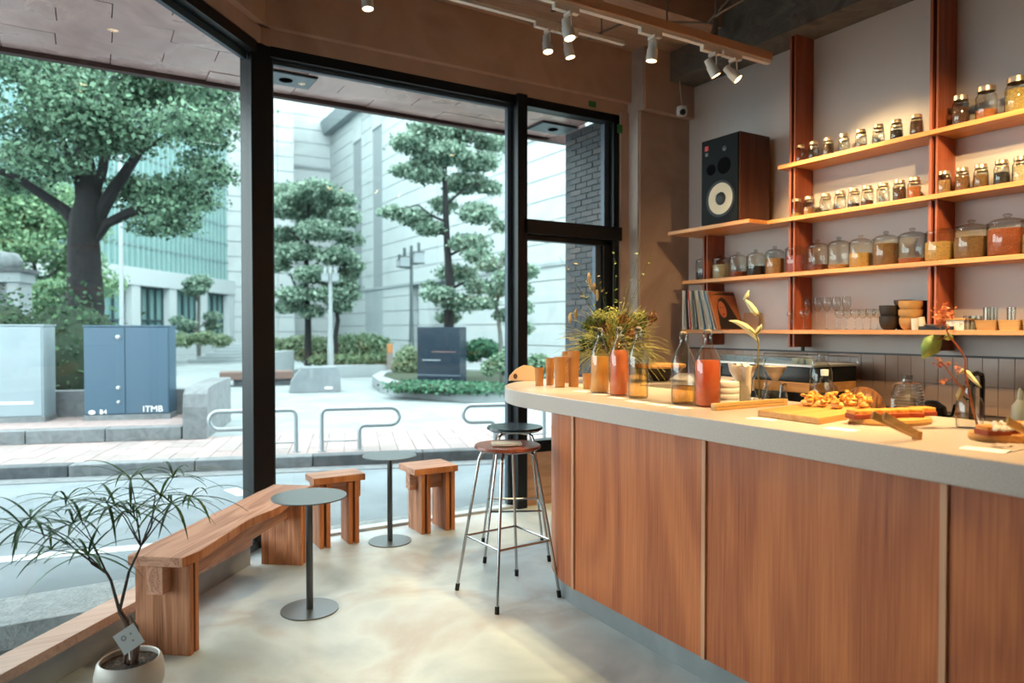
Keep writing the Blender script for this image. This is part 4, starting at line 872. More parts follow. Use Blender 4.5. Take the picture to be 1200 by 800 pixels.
def tongs2(p0_, p1_, label):
    d = p1_ - p0_; L_ = Vector((d.x, d.y)).length; t = thing('wooden_tongs', label, 'tongs', p1_, math.atan2(-d.y, -d.x))
    el = math.atan2(p0_.z - p1_.z, L_)
    for s in (-1, 1):
        m = Matrix.Rotation(s * R(4.5), 4, 'Z') @ Matrix.Rotation(-el, 4, 'Y'); MB().box((-.004, s * .004 - .003, 0), (L_ + .004, s * .004 + .003, .024), m).build('arm', tw_, t, bevel=.002)
    MB().box((-.006, -.008, 0), (.018, .008, .025)).build('hinge_block', plain('hinge_wood', 'B9803C', .5), t)
tongs2(P(1025, 490, z=ZC + .075), P(1076, 515, z=ZC), 'pale wooden tongs resting on the cake slices of the oval board')
b3 = ovalboard(1190, 514, .14, .085, R(-20), 'wooden board carrying a crumb-topped cake at the right edge'); 
for i, (x, y, a) in enumerate(((1163, 509, 0), (1182, 507, 12), (1200, 505, -8))):
    slice_(x, y, z2, R(a - 25), .07, .05, .028, 'cake slice with white crumbs at the right edge, %s from left' % ordn[i], 'crumb-topped slices at the right edge')
mb = MB()
for k in range(40): q = P(rg.uniform(1165, 1205), rg.uniform(494, 503), z=z2 + .032); mb.blob(q, (.006,) * 3, 6, 4, .3)
tag(mb.build('sugar_crumbs', plain('white_crumb', 'E9E2D4', .8)), 'white crumble scattered over the cake at the right edge', 'crumbs', kind='stuff')
tongs2(P(1188, 498, z=ZC + .075), P(1225, 522, z=ZC), 'pale wooden tongs at the right edge, over the crumb-topped cake')
# big jugs behind pastry
p = on(962, 461.5); t = thing('glass_jug', 'tall clear glass jug behind the pastry pile', 'jug', p)
MB().lathe([(0, .002), (.05, .002), (.054, .012), (.054, .11), (.042, .145), (.018, .175), (.016, .20), (.02, .205), (.019, .205)], 28).build('jug_glass', M['bottle'], t, smooth=True)
p = on(966, 468); t = thing('round_flask', 'round-bellied glass flask with a white cap behind the pastry pile', 'flask', p)
MB().lathe([(0, .002), (.05, .004), (.062, .03), (.056, .06), (.03, .085), (.016, .10), (.015, .115)], 28).build('flask_glass', M['bottle'], t, smooth=True)
MB().lathe([(0, .112), (.017, .112), (.018, .14), (0, .142)], 18).build('cap', M['paper'], t, smooth=True)
p = on(1063, 484); t = thing('beaded_decanter', 'ribbed clear glass decanter behind the cake slices', 'decanter', p)
pr = [(0, .002), (.052, .002)]
for k in range(10): z_ = .008 + k * .0115; r_ = .058 * math.cos(max(0, (z_ - .05)) * 11) ; pr += [(r_ - .002, z_), (r_ + .002, z_ + .0055)]
pr += [(.02, .125), (.018, .135)]
mb = MB(); mb.lathe(pr, 18); mb.build('decanter_glass', glass('cut_glass', 'F2F2F0', .12, .5, 4.5), t); MB().lathe([(0, .13), (.018, .13), (.018, .15), (0, .152)], 16).build('cap', glass('cap_glass', 'D8D8D8', .1, .4), t, smooth=True)
# vase with red branch
p = on(1136, 502); t = thing('branch_vase', 'clear bottle vase with a red-blossomed branch and broad green leaf', 'vase', p)
dv_ = (p - EYE).dot(FW)
MB().lathe([(0, .002), (.036, .002), (.040, .010), (.040, .085), (.034, .10), (.018, .115), (.017, .135), (.023, .14), (.022, .14)], 28).build('vase_glass', M['bottle'], t, smooth=True)
wdm = plain('red_brown_twig', 'A85A30', .6, var=.15, vs=60)
MB().tube([V_(1145, 497), V_(1139, 475), V_(1135, 455), V_(1131, 435), V_(1131, 420), V_(1124, 408), V_(1112, 393), V_(1106, 380), V_(1102, 366)], [.004, .0042, .004, .0036, .003, .003, .0026, .002, .0015], 7).tube([V_(1136, 465), V_(1126, 453), V_(1118, 444), V_(1108, 430), V_(1100, 420)], [.003, .0028, .0022, .002, .0014], 6).tube([V_(1117, 443), V_(1108, 446), V_(1102, 447)], .0014, 5).tube([V_(1110, 433), V_(1111, 424)], .0014, 5).tube([V_(1121, 447), V_(1123, 433)], .0014, 5).tube([V_(1112, 393), V_(1105, 396), V_(1098, 398)], .0018, 5).build('twig', wdm, t, smooth=True)
gl_ = plain('green_leaf', '8CA45C', .55, var=.2, vs=40)
leafshape([(1103, 394, 1), (1098, 398, 8), (1092, 404, 12), (1086, 411, 9), (1081, 420, .5)], gl_, t, 'leaf'); leafshape([(1106, 396, 1), (1111, 394, 4.5), (1117, 396, 1)], gl_, t, 'leaf')
leafshape([(1121, 439, .8), (1128, 434, 2.5), (1134, 437, 3), (1143, 447, 2), (1150, 454, .4)], dl, t, 'leaf'); leafshape([(1134, 452, 1), (1128, 456, 4), (1124, 463, 4), (1122, 469, .5)], plain('dry_leaf_tan', 'B79A66', .6), t, 'leaf')
fm = leafmat('red_blossom', 'A8352A', 'DC9050', .5, .25)
for i, (cx, cy, n_, sx_, sy_) in enumerate(((1106, 371, 70, 13, 13), (1100, 424, 9, 5, 6), (1111, 425, 5, 3, 4), (1103, 446, 5, 5, 2), (1122, 431, 7, 3, 4))):
    mb = MB()
    for k in range(n_):
        c = V_(rg.gauss(cx, sx_ * .55), rg.gauss(cy, sy_ * .55), rg.gauss(0, .015))
        for j in range(4):
            d = Vector((rg.gauss(0, 1), rg.gauss(0, 1), rg.gauss(0, 1))).normalized(); s_ = d.orthogonal().normalized(); l_ = rg.uniform(.008, .014); mb.add([c, c + d * l_ * .5 + s_ * l_ * .3, c + d * l_, c + d * l_ * .5 - s_ * l_ * .3], [(0, 1, 2, 3)])
    mb.build('blossom', fm, t)
# ================================================================ back-counter gear
ZB = .842
cm = thing('espresso_machine', 'black espresso machine with wood trim and steel cup tray behind the bar', 'coffee machine', (3.88, 2.82, ZB))
MB().box((0.05, 0, .0), (.45, .74, .12)).build('base', M['black'], cm, bevel=.006); MB().box((0, 0, .12), (.45, .74, .185)).build('wood_trim', wood('machine_trim', 'A8713E', 'C48C55', 'Y', 1, .45), cm, bevel=.004); MB().box((.0, 0, .185), (.45, .74, .285)).build('body', M['black_gloss'], cm, bevel=.006)
MB().box((-.01, -.01, .285), (.46, .75, .30)).build('cup_tray', plain('brushed_tray', 'B9B4AE', .35, .8), cm, bevel=.002)
for xx in (-.005, .455): MB().tube([(xx, -.005, .30), (xx, -.005, .345), (xx, .745, .345), (xx, .745, .30)], .004, 6).build('rail', M['chrome'], cm)
MB().box((-.008, .0, .30), (-.002, .74, .342)).build('tray_glass', glass('tray_pane', 'D9E8EE', .1, .2), cm)
for k in (.2, .5): MB().tube([(.0, k, .17), (-.04, k, .16), (-.05, k, .08)], .008, 8).build('steam_wand', M['chrome'], cm)
MB().tube([(.03, -.012, .10), (.03, -.06, .11), (.03, -.10, .07)], .012, 8).build('side_knob', M['chrome'], cm)
for k, yy in enumerate((.06, .11, .16)):
    q = MB().lathe([(0, 0), (.02, 0), (.026, .035), (.024, .035), (.018, .005), (0, .005)], 16).build('espresso_cup', wc); q.location = (3.93, 2.82 + yy, ZB + .301); tag(q, 'small white cup on the steel tray of the espresso machine, %s from right' % ordn[k], 'cup', 'cups on the espresso machine')
gb = thing('grinder', 'dark grey kitchen appliance left of the espresso machine', 'appliance', (3.95, 3.63, ZB)); MB().box((0, 0, 0), (.3, .22, .26)).build('body', plain('dark_appliance', '2D2B2B', .5), gb, bevel=.01); MB().box((-.02, .03, .18), (0, .19, .24)).build('front_lip', M['black'], gb)
fp = P(1151, 470, x=4.15); fa = thing('tap', 'dark steel kitchen tap behind the branch vase', 'tap', (4.15, fp.y, ZB)); dkst = plain('dark_chrome', '6A6866', .15, 1)
MB().tube([(0, 0, 0), (0, 0, .25), (-.01, 0, .28), (-.05, 0, .29), (-.13, 0, .28), (-.15, 0, .24)], .013, 10).build('spout', dkst, fa, smooth=True); MB().tube([(0, .05, 0), (0, .05, .26)], .016, 10).build('column', dkst, fa, smooth=True); MB().tube([(0, .05, .12), (-.06, .08, .17)], .007, 8).build('lever', dkst, fa); MB().tube([(0, -.008, .22), (0, .058, .22)], .012, 8).build('bridge', dkst, fa)
bp2 = P(1195, 470, x=4.1); sb = thing('soap_bottle', 'grey plastic squeeze bottle at the right edge by the wall', 'bottle', (4.1, bp2.y, ZB)); gp = plain('grey_plastic', '8C8C88', .4)
MB().lathe([(0, 0), (.035, 0), (.038, .01), (.036, .13), (.015, .16), (.013, .17)], 20).build('body', gp, sb, smooth=True); MB().lathe([(0, .168), (.014, .168), (.012, .2), (.004, .225), (0, .225)], 16).build('nozzle', gp, sb, smooth=True)
bp3 = P(1092, 485, x=4.1); kt = thing('kettle', 'small black kettle low behind the cake slices', 'kettle', (4.1, bp3.y, ZB)); MB().lathe([(0, 0), (.07, 0), (.08, .03), (.07, .09), (.03, .12), (0, .125)], 24).build('body', M['black_gloss'], kt, smooth=True); MB().tube([(.0, -.07, .03), (.0, -.11, .05), (0, -.125, .11)], .008, 8).build('spout', M['black_gloss'], kt); MB().tube([(0, .06, .09), (0, .1, .12), (0, .09, .05), (0, .07, .03)], .007, 8).build('handle', M['black_gloss'], kt)
# ================================================================ person crouching behind the bar (only the hair shows)
def person():
    hc = P(1013, 474, d=3.35); hc.z = .985
    t = thing('person', 'person with brown hair crouching behind the bar, only the top of the head showing', 'person', (hc.x, hc.y, 0), R(200))
    J = {'pelvis': (-.12, 0, .30), 'spine': (-.08, 0, .48), 'chest': (0, 0, .66), 'neck': (.03, 0, .80), 'head0': (.045, 0, .87), 'shL': (.0, .17, .72), 'elL': (.14, .22, .52), 'wrL': (.32, .14, .50), 'shR': (.0, -.17, .72), 'elR': (.14, -.22, .52), 'wrR': (.32, -.14, .50),
         'hiL': (-.10, .09, .28), 'knL': (.22, .15, .44), 'anL': (.02, .14, .09), 'toL': (.17, .16, .04), 'hiR': (-.10, -.09, .28), 'knR': (.22, -.15, .44), 'anR': (.02, -.14, .09), 'toR': (.17, -.16, .04)}
    E = [('pelvis', 'spine'), ('spine', 'chest'), ('chest', 'neck'), ('neck', 'head0'), ('chest', 'shL'), ('shL', 'elL'), ('elL', 'wrL'), ('chest', 'shR'), ('shR', 'elR'), ('elR', 'wrR'), ('pelvis', 'hiL'), ('hiL', 'knL'), ('knL', 'anL'), ('anL', 'toL'), ('pelvis', 'hiR'), ('hiR', 'knR'), ('knR', 'anR'), ('anR', 'toR')]
    RD = {'pelvis': .13, 'spine': .12, 'chest': .13, 'neck': .05, 'head0': .05, 'shL': .06, 'elL': .04, 'wrL': .027, 'shR': .06, 'elR': .04, 'wrR': .027, 'hiL': .09, 'knL': .058, 'anL': .04, 'toL': .03, 'hiR': .09, 'knR': .058, 'anR': .04, 'toR': .03}
    ks = list(J); me = bpy.data.meshes.new('body'); me.from_pydata([J[k] for k in ks], [(ks.index(a), ks.index(b)) for a, b in E], []); o = bpy.data.objects.new('body', me); COL.objects.link(o); o.parent = t
    sk = o.modifiers.new('skin', 'SKIN'); 
    if not me.skin_vertices: me.attributes.new
    ob = o; bpy.context.view_layer.objects.active = o
    for i, k in enumerate(ks): v = me.skin_vertices[0].data[i]; v.radius = (RD[k], RD[k]); v.use_root = (k == 'pelvis')
    sd = o.modifiers.new('sub', 'SUBSURF'); sd.levels = 1; sd.render_levels = 2; me.materials.append(plain('dark_work_clothes', '2A2D33', .8))
    skin = plain('skin', 'C08C70', .5)
    H = MB(); H.blob((.06, 0, .96), (.088, .075, .108), 20, 14); H.blob((.145, 0, .945), (.016, .011, .02), 8, 6); H.blob((.055, .075, .955), (.018, .008, .028), 8, 6); H.blob((.055, -.075, .955), (.018, .008, .028), 8, 6); H.build('head', skin, t, smooth=True)
    for s in (-1, 1): MB().blob((.133, s * .03, .965), (.008, .013, .007), 8, 6).build('eye', M['paper'], t, smooth=True)
    MB().blob((.138, 0, .905), (.008, .022, .006), 8, 6).build('mouth', plain('lips', '9A5248', .5), t, smooth=True)
    hm = mottled('brown_hair', ['4A2A18', '6E4326', '8E5C36'], 14, .35, .5, mapscale=(1, 9, 1), bs=8)
    h = MB(); h.blob((.035, 0, .99), (.105, .098, .108), 28, 16); h.blob((-.03, 0, .92), (.06, .08, .10), 20, 10); h.build('hair', hm, t, smooth=True)
    hnd = MB()
    for s in (-1, 1):
        w_ = Vector((.32, s * .14, .50)); hnd.blob(w_ + Vector((.045, 0, 0)), (.045, .038, .016), 12, 8)
        for k in range(4): y_ = (k - 1.5) * .018; L_ = (.062, .072, .068, .052)[k]; hnd.tube([w_ + Vector((.07, y_, 0)), w_ + Vector((.07 + L_ * .6, y_ * 1.1, -.004)), w_ + Vector((.07 + L_, y_ * 1.1, -.02))], [.009, .008, .006], 8)
        hnd.tube([w_ + Vector((.02, -s * .03, 0)), w_ + Vector((.05, -s * .055, -.005)), w_ + Vector((.075, -s * .06, -.012))], [.011, .010, .007], 8)
    hnd.build('hands', skin, t, smooth=True)
person()
# ================================================================ outside: ground
struct('road', MB().add([tuple(ST(s, n, -.12)) for s, n in ((-30, 2.6), (30, -9), (30, 7.92), (-30, 7.92))], [(0, 1, 2, 3)]).add([tuple(ST(s, n, -.13)) for s, n in ((-30, -12), (30, -12), (30, 9), (-30, 9))], [(0, 1, 2, 3)]), M['road'])
# granite strip at our side
g = thing('granite_edging', 'rough pale granite edging strip outside the left window', 'kerb'); g['kind'] = 'structure'; del g['category']
x = .30; rg = random.Random(21)
gm_ = mottled('rough_pale_granite', ['7E8486', '8F9496', '9DA2A4'], 14, .85, .5, bs=50)
def clipx(y): # x of the outer face of the left glazing at this y
    t_ = (4.65 - y) / .752; return .92 - .659 * t_ - .10
while x > -6:
    x1 = x - .9; a, b_ = min(x, clipx(4.0) - .02), x1 + .012
    if a > b_: MB().prism([(b_, 3.99), (a, 3.99), (min(x, clipx(4.40)) if x > -.3 else a, 4.41), (b_, 4.41)], -.119, 0 + rg.uniform(-.003, .003)).build('kerb_stone', gm_, g, bevel=.006)
    x = x1
MB().box((.95, 4.72, -.119), (3.9, 4.84, .005)).build('door_step', gm_, g, bevel=.004)
# road markings
def line(s0, n0, s1, n1, w_, name='road_marking', z=-.1185):
    a, b_ = ST(s0, n0, z), ST(s1, n1, z); d = (b_ - a).normalized(); nn = Vector((-d.y, d.x, 0)) * w_ / 2
    o = MB().prism([((a - nn).x, (a - nn).y), ((b_ - nn).x, (b_ - nn).y), ((b_ + nn).x, (b_ + nn).y), ((a + nn).x, (a + nn).y)], z - .001, z + .001).build(name, M['roadline']); o['kind'] = 'structure'
a = P(-200, 673.5, z=-.12); b_ = P(165, 642, z=-.12); c_ = P(300, 629, z=-.12)
sa, sb_ = to_sn(a), to_sn(c_); line(sa[0], sa[1], sb_[0], sb_[1], .13)
a, b_ = P(270, 573, z=-.12), P(286, 580, z=-.12); line(*to_sn(a), *to_sn(b_), .12)
st = SN * 0
gt = MB().box((-30, 7.62, -.12), (30, 7.86, -.112)).build('gutter_strip', M['kerb']); gt.rotation_euler = (0, 0, SA); gt['kind'] = 'structure'
# far kerb, pavement
kb = sempty('far_kerb', (0, 0, 0), SA); s = -7.5; k = 0
while s < 9:
    L_ = 1.18; mt = M['kerb_dark'] if rg.random() < .3 or -1.6 < s < 1.2 else M['kerb']
    MB().box((s, 7.86, -.12), (s + L_ - .008, 8.04, .005)).build('kerb_stone', mt, kb, bevel=.012); s += L_; k += 1
pv = sempty('pavement', (0, 0, 0), SA)
MB().box((-30, 8.0, -.11), (30, 9.62, -.012)).build('bed', M['joint'], pv)
tile_me = MB().box((-.0965, -.19, -.04), (.0965, .19, 0)).build('paving_tile', M['pink_tile'], pv); tm_ = tile_me.data; tile_me.location = (0, 8.24, .0)
tm2 = tm_.copy(); tm2.materials.clear(); tm2.materials.append(mottled('grey_paver', ['7E7472', '887E7C'], 3, .8, .1))
for i in range(-34, 36):
    for j in range(4):
        if i == 0 and j == 0: continue
        if i * .2 > 6.5 or i * .2 < -6.2: continue
        o = inst('paving_tile', tm_ if rg.random() < .6 else tm2, pv, (i * .2, 8.24 + j * .385, rg.uniform(-.002, .002)))
for s0, s1 in ((-30, -6.3), (6.7, 30)): MB().box((s0, 8.045, -.02), (s1, 9.6, 0)).build('paving_strip', M['pink_tile'], pv)
o = struct('plaza', MB().box((-60, 9.59, -.1), (60, 120, -.002)), M['plaza']); o.rotation_euler = (0, 0, SA)
# ---- raised planter step with cabinets
sR = to_sn(P(206, 519, z=0))[0]
pb = sempty('raised_step', (0, 0, 0), SA); s = sR; k = 0
while s > -9:
    L_ = .86; MB().box((s - L_ + .01, 9.42, 0), (s, 9.60, .16)).build('granite_block', M['kerb'], pb, bevel=.008); s -= L_
MB().box((-12, 9.60, 0), (sR, 10.78, .147)).build('bed', M['joint'], pb)
tme3 = None; s = sR - .1
while s > -7:
    if tme3 is None: o = MB().box((-.097, -.19, -.01), (.097, .19, .012)).build('step_tile', M['pink_tile'], pb); tme3 = o.data; o.location = (s, 9.80, .15)
    else: inst('step_tile', tme3, pb, (s, 9.80, .15 + rg.uniform(0, .002)))
    inst('step_tile', tme3, pb, (s, 10.185, .15)); inst('step_tile', tme3, pb, (s, 10.57, .15))
    s -= .2
MB().box((-12, 10.76, 0), (sR + .02, 10.98, .52)).build('planter_wall', M['kerb'], pb, bevel=.01)
s0, n0 = to_sn(P(199, 517, z=0)); q = to_sn(P(225, 515, z=0))
eb = MB(); prf = [(9.40, 0), (9.40, .40), (9.44, .56), (9.55, .63), (9.9, .65), (11.2, .65), (11.2, 0)]
vs = [(sR + .02, y_, z_) for y_, z_ in prf] + [(sR + .30, y_, z_) for y_, z_ in prf]; n = len(prf)
eb.add(vs, [tuple(range(n)), tuple(range(2 * n - 1, n - 1, -1))] + [(i, i + n, (i + 1) % n + n, (i + 1) % n) for i in range(n)]); o = eb.build('end_block', M['kerb'], pb, bevel=.01)
# cabinets
def cabinet(px0, px1, ytop, ybase, label, mat, two, name, depth=.38, z0=.16):
    a, b_ = P(px0, ybase, z=z0), P(px1, ybase - 1, z=z0); W_ = (b_ - a).length; h_ = P(px0, ytop, d=(a - EYE).dot(FW)).z - z0
    t = thing(name, label, 'cabinet', (a.x, a.y, z0), SA if True else 0)
    MB().box((-.01, -.01, 0), (W_ + .01, depth, .07)).build('plinth', M['kerb'], t, bevel=.004)
    MB().box((0, 0, .07), (W_, depth, h_ - .02)).build('body', mat, t, bevel=.006); MB().box((-.012, -.012, h_ - .02), (W_ + .012, depth + .01, h_)).build('cap', mat, t, bevel=.004)
    return t, W_, h_
t, W_, h_ = cabinet(99, 195, 381, 493, 'blue-grey two-door utility cabinet with white lettering across the road', M['cab_blue'], True, 'utility_cabinet', z0=.16)
for k, (x0, x1) in enumerate(((.012, W_ * .475), (W_ * .485, W_ - .012))): MB().box((x0, -.012, .085), (x1, -.0, h_ - .035)).build('door', M['cab_blue'], t, bevel=.004)
for zf, r_ in ((.875, .03), (.34, .028), (.19, .022)):
    m = Matrix.Translation((W_ * .40, -.012, h_ * zf)) @ Matrix.Rotation(R(90), 4, 'X'); MB().lathe([(r_, 0), (r_, .012), (r_ * .5, .018), (0, .018)], 16, M=m).build('lock', M['steel_rail'], t)
textobj('lettering', 'ITMB', .115, M['white'], t, (W_ * .80, -.0135, h_ * .10 + .01), (R(90), 0, 0)); textobj('lettering', 'B4', .085, M['white'], t, (W_ * .22, -.0135, h_ * .08 + .01), (R(90), 0, 0))
m = Matrix.Translation((W_ * .09, -.0135, h_ * .08 + .01)) @ Matrix.Rotation(R(90), 4, 'X'); MB().lathe([(.0, 0), (.04, 0), (.04, .002), (0, .002)], 16, M=m @ Matrix.Diagonal((1, .7, 1, 1))).build('emblem', M['white'], t)
t, W_, h_ = cabinet(-45, 46, 380, 497, 'pale grey utility cabinet at the left edge across the road', M['cab_grey'], False, 'utility_cabinet', z0=.16)
MB().box((.02, -.01, .085), (W_ - .02, 0, h_ - .035)).build('door', M['cab_grey'], t, bevel=.004); MB().box((.3, -.0125, h_ * .19), (W_ - .12, -.0102, h_ * .215)).build('label_strip', M['white'], t)
# ---- rails
def rail(px_post, px_loop, px_inner, label):
    n_ = 8.18; 
    def at(px, py): # on the plane n = n_
        v = FW + RT * ((px - 600) / F) + UP * ((400 - py) / F); k = (n_ - EYE.dot(SN)) / v.dot(SN); return EYE + v * k
    a, lp, inn = at(px_post, 483), at(px_loop, 483), at(px_inner, 503); org = Vector((a.x, a.y, 0)); e = 1 if px_loop > px_post else -1
    L_ = (Vector((lp.x, lp.y, 0)) - org).length; Li = (Vector((inn.x, inn.y, 0)) - org).length; t = thing('hoop_rail', label, 'rail', org, SA, None)
    H1, H2 = .47, .275; r_ = .06; hr = (H1 - H2) / 2
    def bend(cx, cz, r, a0, a1, n=6): return [(cx + r * math.cos(R(a0 + (a1 - a0) * i / n)), 0, cz + r * math.sin(R(a0 + (a1 - a0) * i / n))) for i in range(n + 1)]
    pts = [(0, 0, 0)] + bend(r_, H1 - r_, r_, 180, 90) + bend(L_ - hr, H2 + hr, hr, 90, -90, 10) + bend(Li + r_, H2 - r_, r_, 90, 180) + [(Li, 0, 0)]
    if e < 0: pts = [(-x_, y_, z_) for x_, y_, z_ in pts]
    MB().tube(pts, .025, 10).build('hoop_tube', M['steel_rail'], t, smooth=True); MB().tube([(0, 0, .11), (e * Li, 0, .11)], .008, 8).build('crossbar', M['steel_rail'], t)
    for xx in (0, e * Li): MB().lathe([(0, 0), (.045, 0), (.045, .01), (.03, .012), (0, .012)], 16, (xx, 0, 0)).build('foot_plate', M['steel_rail'], t)
rail(347, 245, 300, 'steel hoop rail across the road, behind the black window post'); rail(377, 468, 421, 'steel hoop rail across the road, above the second round table'); rail(638, 543, 580, 'steel hoop rail across the road, behind the bar end')
# ---- monument, hedge, trees (left)
a = P(-58, 356, d=14); t = thing('stone_monument', 'grey stone monument with dark slots and a rounded carving on top', 'monument', (a.x, a.y, 0), SA)
st_ = M['stone_shade']; zt = P(0, 313, d=14).z
for x0, x1 in ((-.3, .75), (.98, 1.2)): MB().box((x0, 0, 0), (x1, .6, zt - .28)).build('pier', st_, t, bevel=.01)
MB().box((.75, .15, 0), (.98, .5, zt - .28)).build('slot', M['joint'], t); MB().box((-.35, -.05, zt - .28), (1.25, .65, zt - .08)).build('lintel', st_, t, bevel=.01); MB().box((-.4, -.1, zt - .08), (1.32, .7, zt)).build('slab', M['kerb_dark'], t, bevel=.01)
mb = MB(); mb.blob((.35, .3, zt + .22), (.62, .3, .2), 16, 10, .05); mb.blob((.95, .25, zt + .16), (.22, .2, .18), 12, 8, .08); mb.blob((0, .3, zt + .1), (.4, .28, .18), 12, 8, .06); mb.build('carving', mottled('carved_stone', ['6E777A', '8B9497'], 4, .8, .5), t, smooth=True)
def bush(name, label, cat, blobs, n, size, mat, seed, stem=True, group=None):
    c = sum((Vector(b[0]) for b in blobs), Vector()) / len(blobs); t = thing(name, label, cat, (c.x, c.y, 0), 0, group)
    leaves_mesh('foliage', [(Vector(b[0]) - Vector((c.x, c.y, 0)), b[1]) for b in blobs], n, size, mat, t, seed, .7, .75, 'stuff')
    # inner mass of twigs that fills the bush
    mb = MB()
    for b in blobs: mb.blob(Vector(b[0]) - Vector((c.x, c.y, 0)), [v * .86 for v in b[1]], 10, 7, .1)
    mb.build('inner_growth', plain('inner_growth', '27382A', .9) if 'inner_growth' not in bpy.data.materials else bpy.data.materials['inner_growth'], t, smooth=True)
    return t
hb = []
for k in range(8): p = ST(-8.2 + k * .95 + .3, 11.75, .75); hb.append(((p.x, p.y, .85), (.75, .5, 1.0)))
hb = [b for b in hb if to_sn(Vector(b[0]))[0] < sR - 2.0]
bush('hedge', 'dark green clipped hedge behind the utility cabinets', 'hedge', hb, 9000, .08, M['leaf_hedge'], 31)
q = P(73, 440, d=10.6); bush('shrub', 'bushy green shrub between the two cabinets below the tree', 'shrub', [((q.x, q.y, .75), (.5, .35, .6)), ((q.x + .3, q.y - .05, .6), (.35, .3, .45)), ((q.x + .15, q.y + .25, 1.05), (.35, .3, .3))], 4000, .08, leafmat('mid_shrub', '28492F', '6E9A5E'), 32)
def tree(name, label, base, trunk, limbs, blobs, n, size, lm, bm, seed):
    t = thing(name, label, 'tree', (base.x, base.y, 0)); o = Vector((base.x, base.y, 0))
    mb = MB(); mb.tube([Vector(p) - o for p, r in trunk], [r for p, r in trunk], 12); mb.build('trunk', bm, t, smooth=True)
    mb = MB()
    for l_ in limbs: mb.tube([Vector(p) - o for p, r in l_], [r for p, r in l_], 8)
    mb.build('branches', bm, t, smooth=True)
    leaves_mesh('foliage', [(Vector(b[0]) - o, b[1]) for b in blobs], n, size, lm, t, seed, .65, .12, 'stuff', .35)
    return t
D = 12.2
def T(px, py, dd=0): return P(px, py, d=D + dd)
trunk = [(Vector((T(99, 400).x, T(99, 400).y, 0)), .30), (T(99, 400), .27), (T(101, 360), .29), (T(99, 320), .27), (T(98, 280), .25), (T(102, 255), .27), (T(105, 235), .22), (T(98, 190), .17), (T(95, 120), .12)]
limbs = [[(T(112, 262), .12), (T(122, 240), .12), (T(133, 222), .10), (T(145, 205), .09), (T(165, 175), .07), (T(190, 120), .05)], [(T(114, 280), .06), (T(125, 262), .08), (T(150, 250), .09), (T(180, 243), .08), (T(210, 240), .05), (T(245, 225), .03)],
         [(T(90, 262), .12), (T(75, 245), .10), (T(45, 225), .08), (T(20, 208), .07), (T(-30, 190), .05)], [(T(106, 235), .10), (T(120, 200), .08), (T(128, 150), .06)], [(T(96, 225), .08), (T(75, 170), .06), (T(50, 110), .05)], [(T(165, 175), .05), (T(200, 160, .5), .04), (T(240, 130, .5), .03)], [(T(-30, 190), .05), (T(-80, 150), .04)]]
rg = random.Random(77); bl = []
for k in range(62):
    x_ = rg.uniform(-120, 262); top_ = 60 if x_ < 200 else 95 + (x_ - 200) * .7
    bot = 212 if x_ < 150 else 238
    if x_ < 40: bot = 222
    y_ = rg.uniform(-60, bot); dd = rg.uniform(-2.0, 2.2); p = T(x_, y_, dd)
    if x_ > 225 and y_ < 80: continue
    bl.append((p, (rg.uniform(.5, .95), rg.uniform(.5, .95), rg.uniform(.22, .42))))
for (x_, y_) in ((215, 150), (245, 165), (235, 190), (215, 215), (225, 235), (190, 225), (160, 215), (250, 205), (200, 245), (30, 180), (10, 215), (60, 200), (180, 265), (205, 262)): bl.append((T(x_, y_, rg.uniform(-.8, .8)), (.48, .5, .2)))
base = T(99, 400)
tree('broadleaf_tree', 'big dark-trunked broadleaf tree filling the left window', base, trunk, limbs, bl, 80000, .085, M['leaf_dark'], M['bark'], 5)
# further trees left
def simple_tree(px, ybase, ytop, d, rpx, label, lm, bm, seed, n=7000, size=.14, pads=14, trunk_px=4, name='garden_tree'):
    b = P(px, ybase, d=d); b.z = 0; sc = d / F; zt = P(px, ytop, d=d).z; rg = random.Random(seed); rr = rpx * sc
    tr = [(b, trunk_px * sc * .6), (b + Vector((rg.uniform(-.1, .1), 0, zt * .35)), trunk_px * sc * .5), (b + Vector((rg.uniform(-.2, .2), 0, zt * .65)), trunk_px * sc * .4), (b + Vector((0, 0, zt * .93)), trunk_px * sc * .15)]
    bl = []; lim = []; n *= 3; size *= .6
    for k in range(pads):
        f = rg.uniform(.36, 1) if k > 2 else .9; a = rg.uniform(0, 6.3); w_ = rr * (1.05 - .75 * max(0, f - .45)) * rg.uniform(.35, .8)
        c = b + Vector((math.cos(a) * w_, math.sin(a) * w_, zt * f * .97)); bl.append((c, (rr * .38, rr * .38, rr * .2))); lim.append([(b + Vector((0, 0, zt * max(.25, f - .15))), .04), (c, .02)])
    return tree(name, label, b, tr, lim, bl, n, size, lm, bm, seed)
simple_tree(45, 400, 205, 20, 95, 'light green tree behind the stone monument', M['leaf_light'], M['bark_grey'], 41, 9000, .2, 20)
simple_tree(-40, 400, 190, 19, 90, 'light green tree beyond the left edge of the hedge', M['leaf_light'], M['bark_grey'], 42, 6000, .2, 16)
simple_tree(75, 400, 320, 17, 36, 'small pale green tree right of the stone monument, behind the trunk', M['leaf_light'], M['bark_grey'], 43, 3500, .14, 10)
simple_tree(233, 400, 318, 30, 26, 'small green tree beside the glass building corner', M['leaf_pine'], M['bark_grey'], 44, 4500, .22, 14)
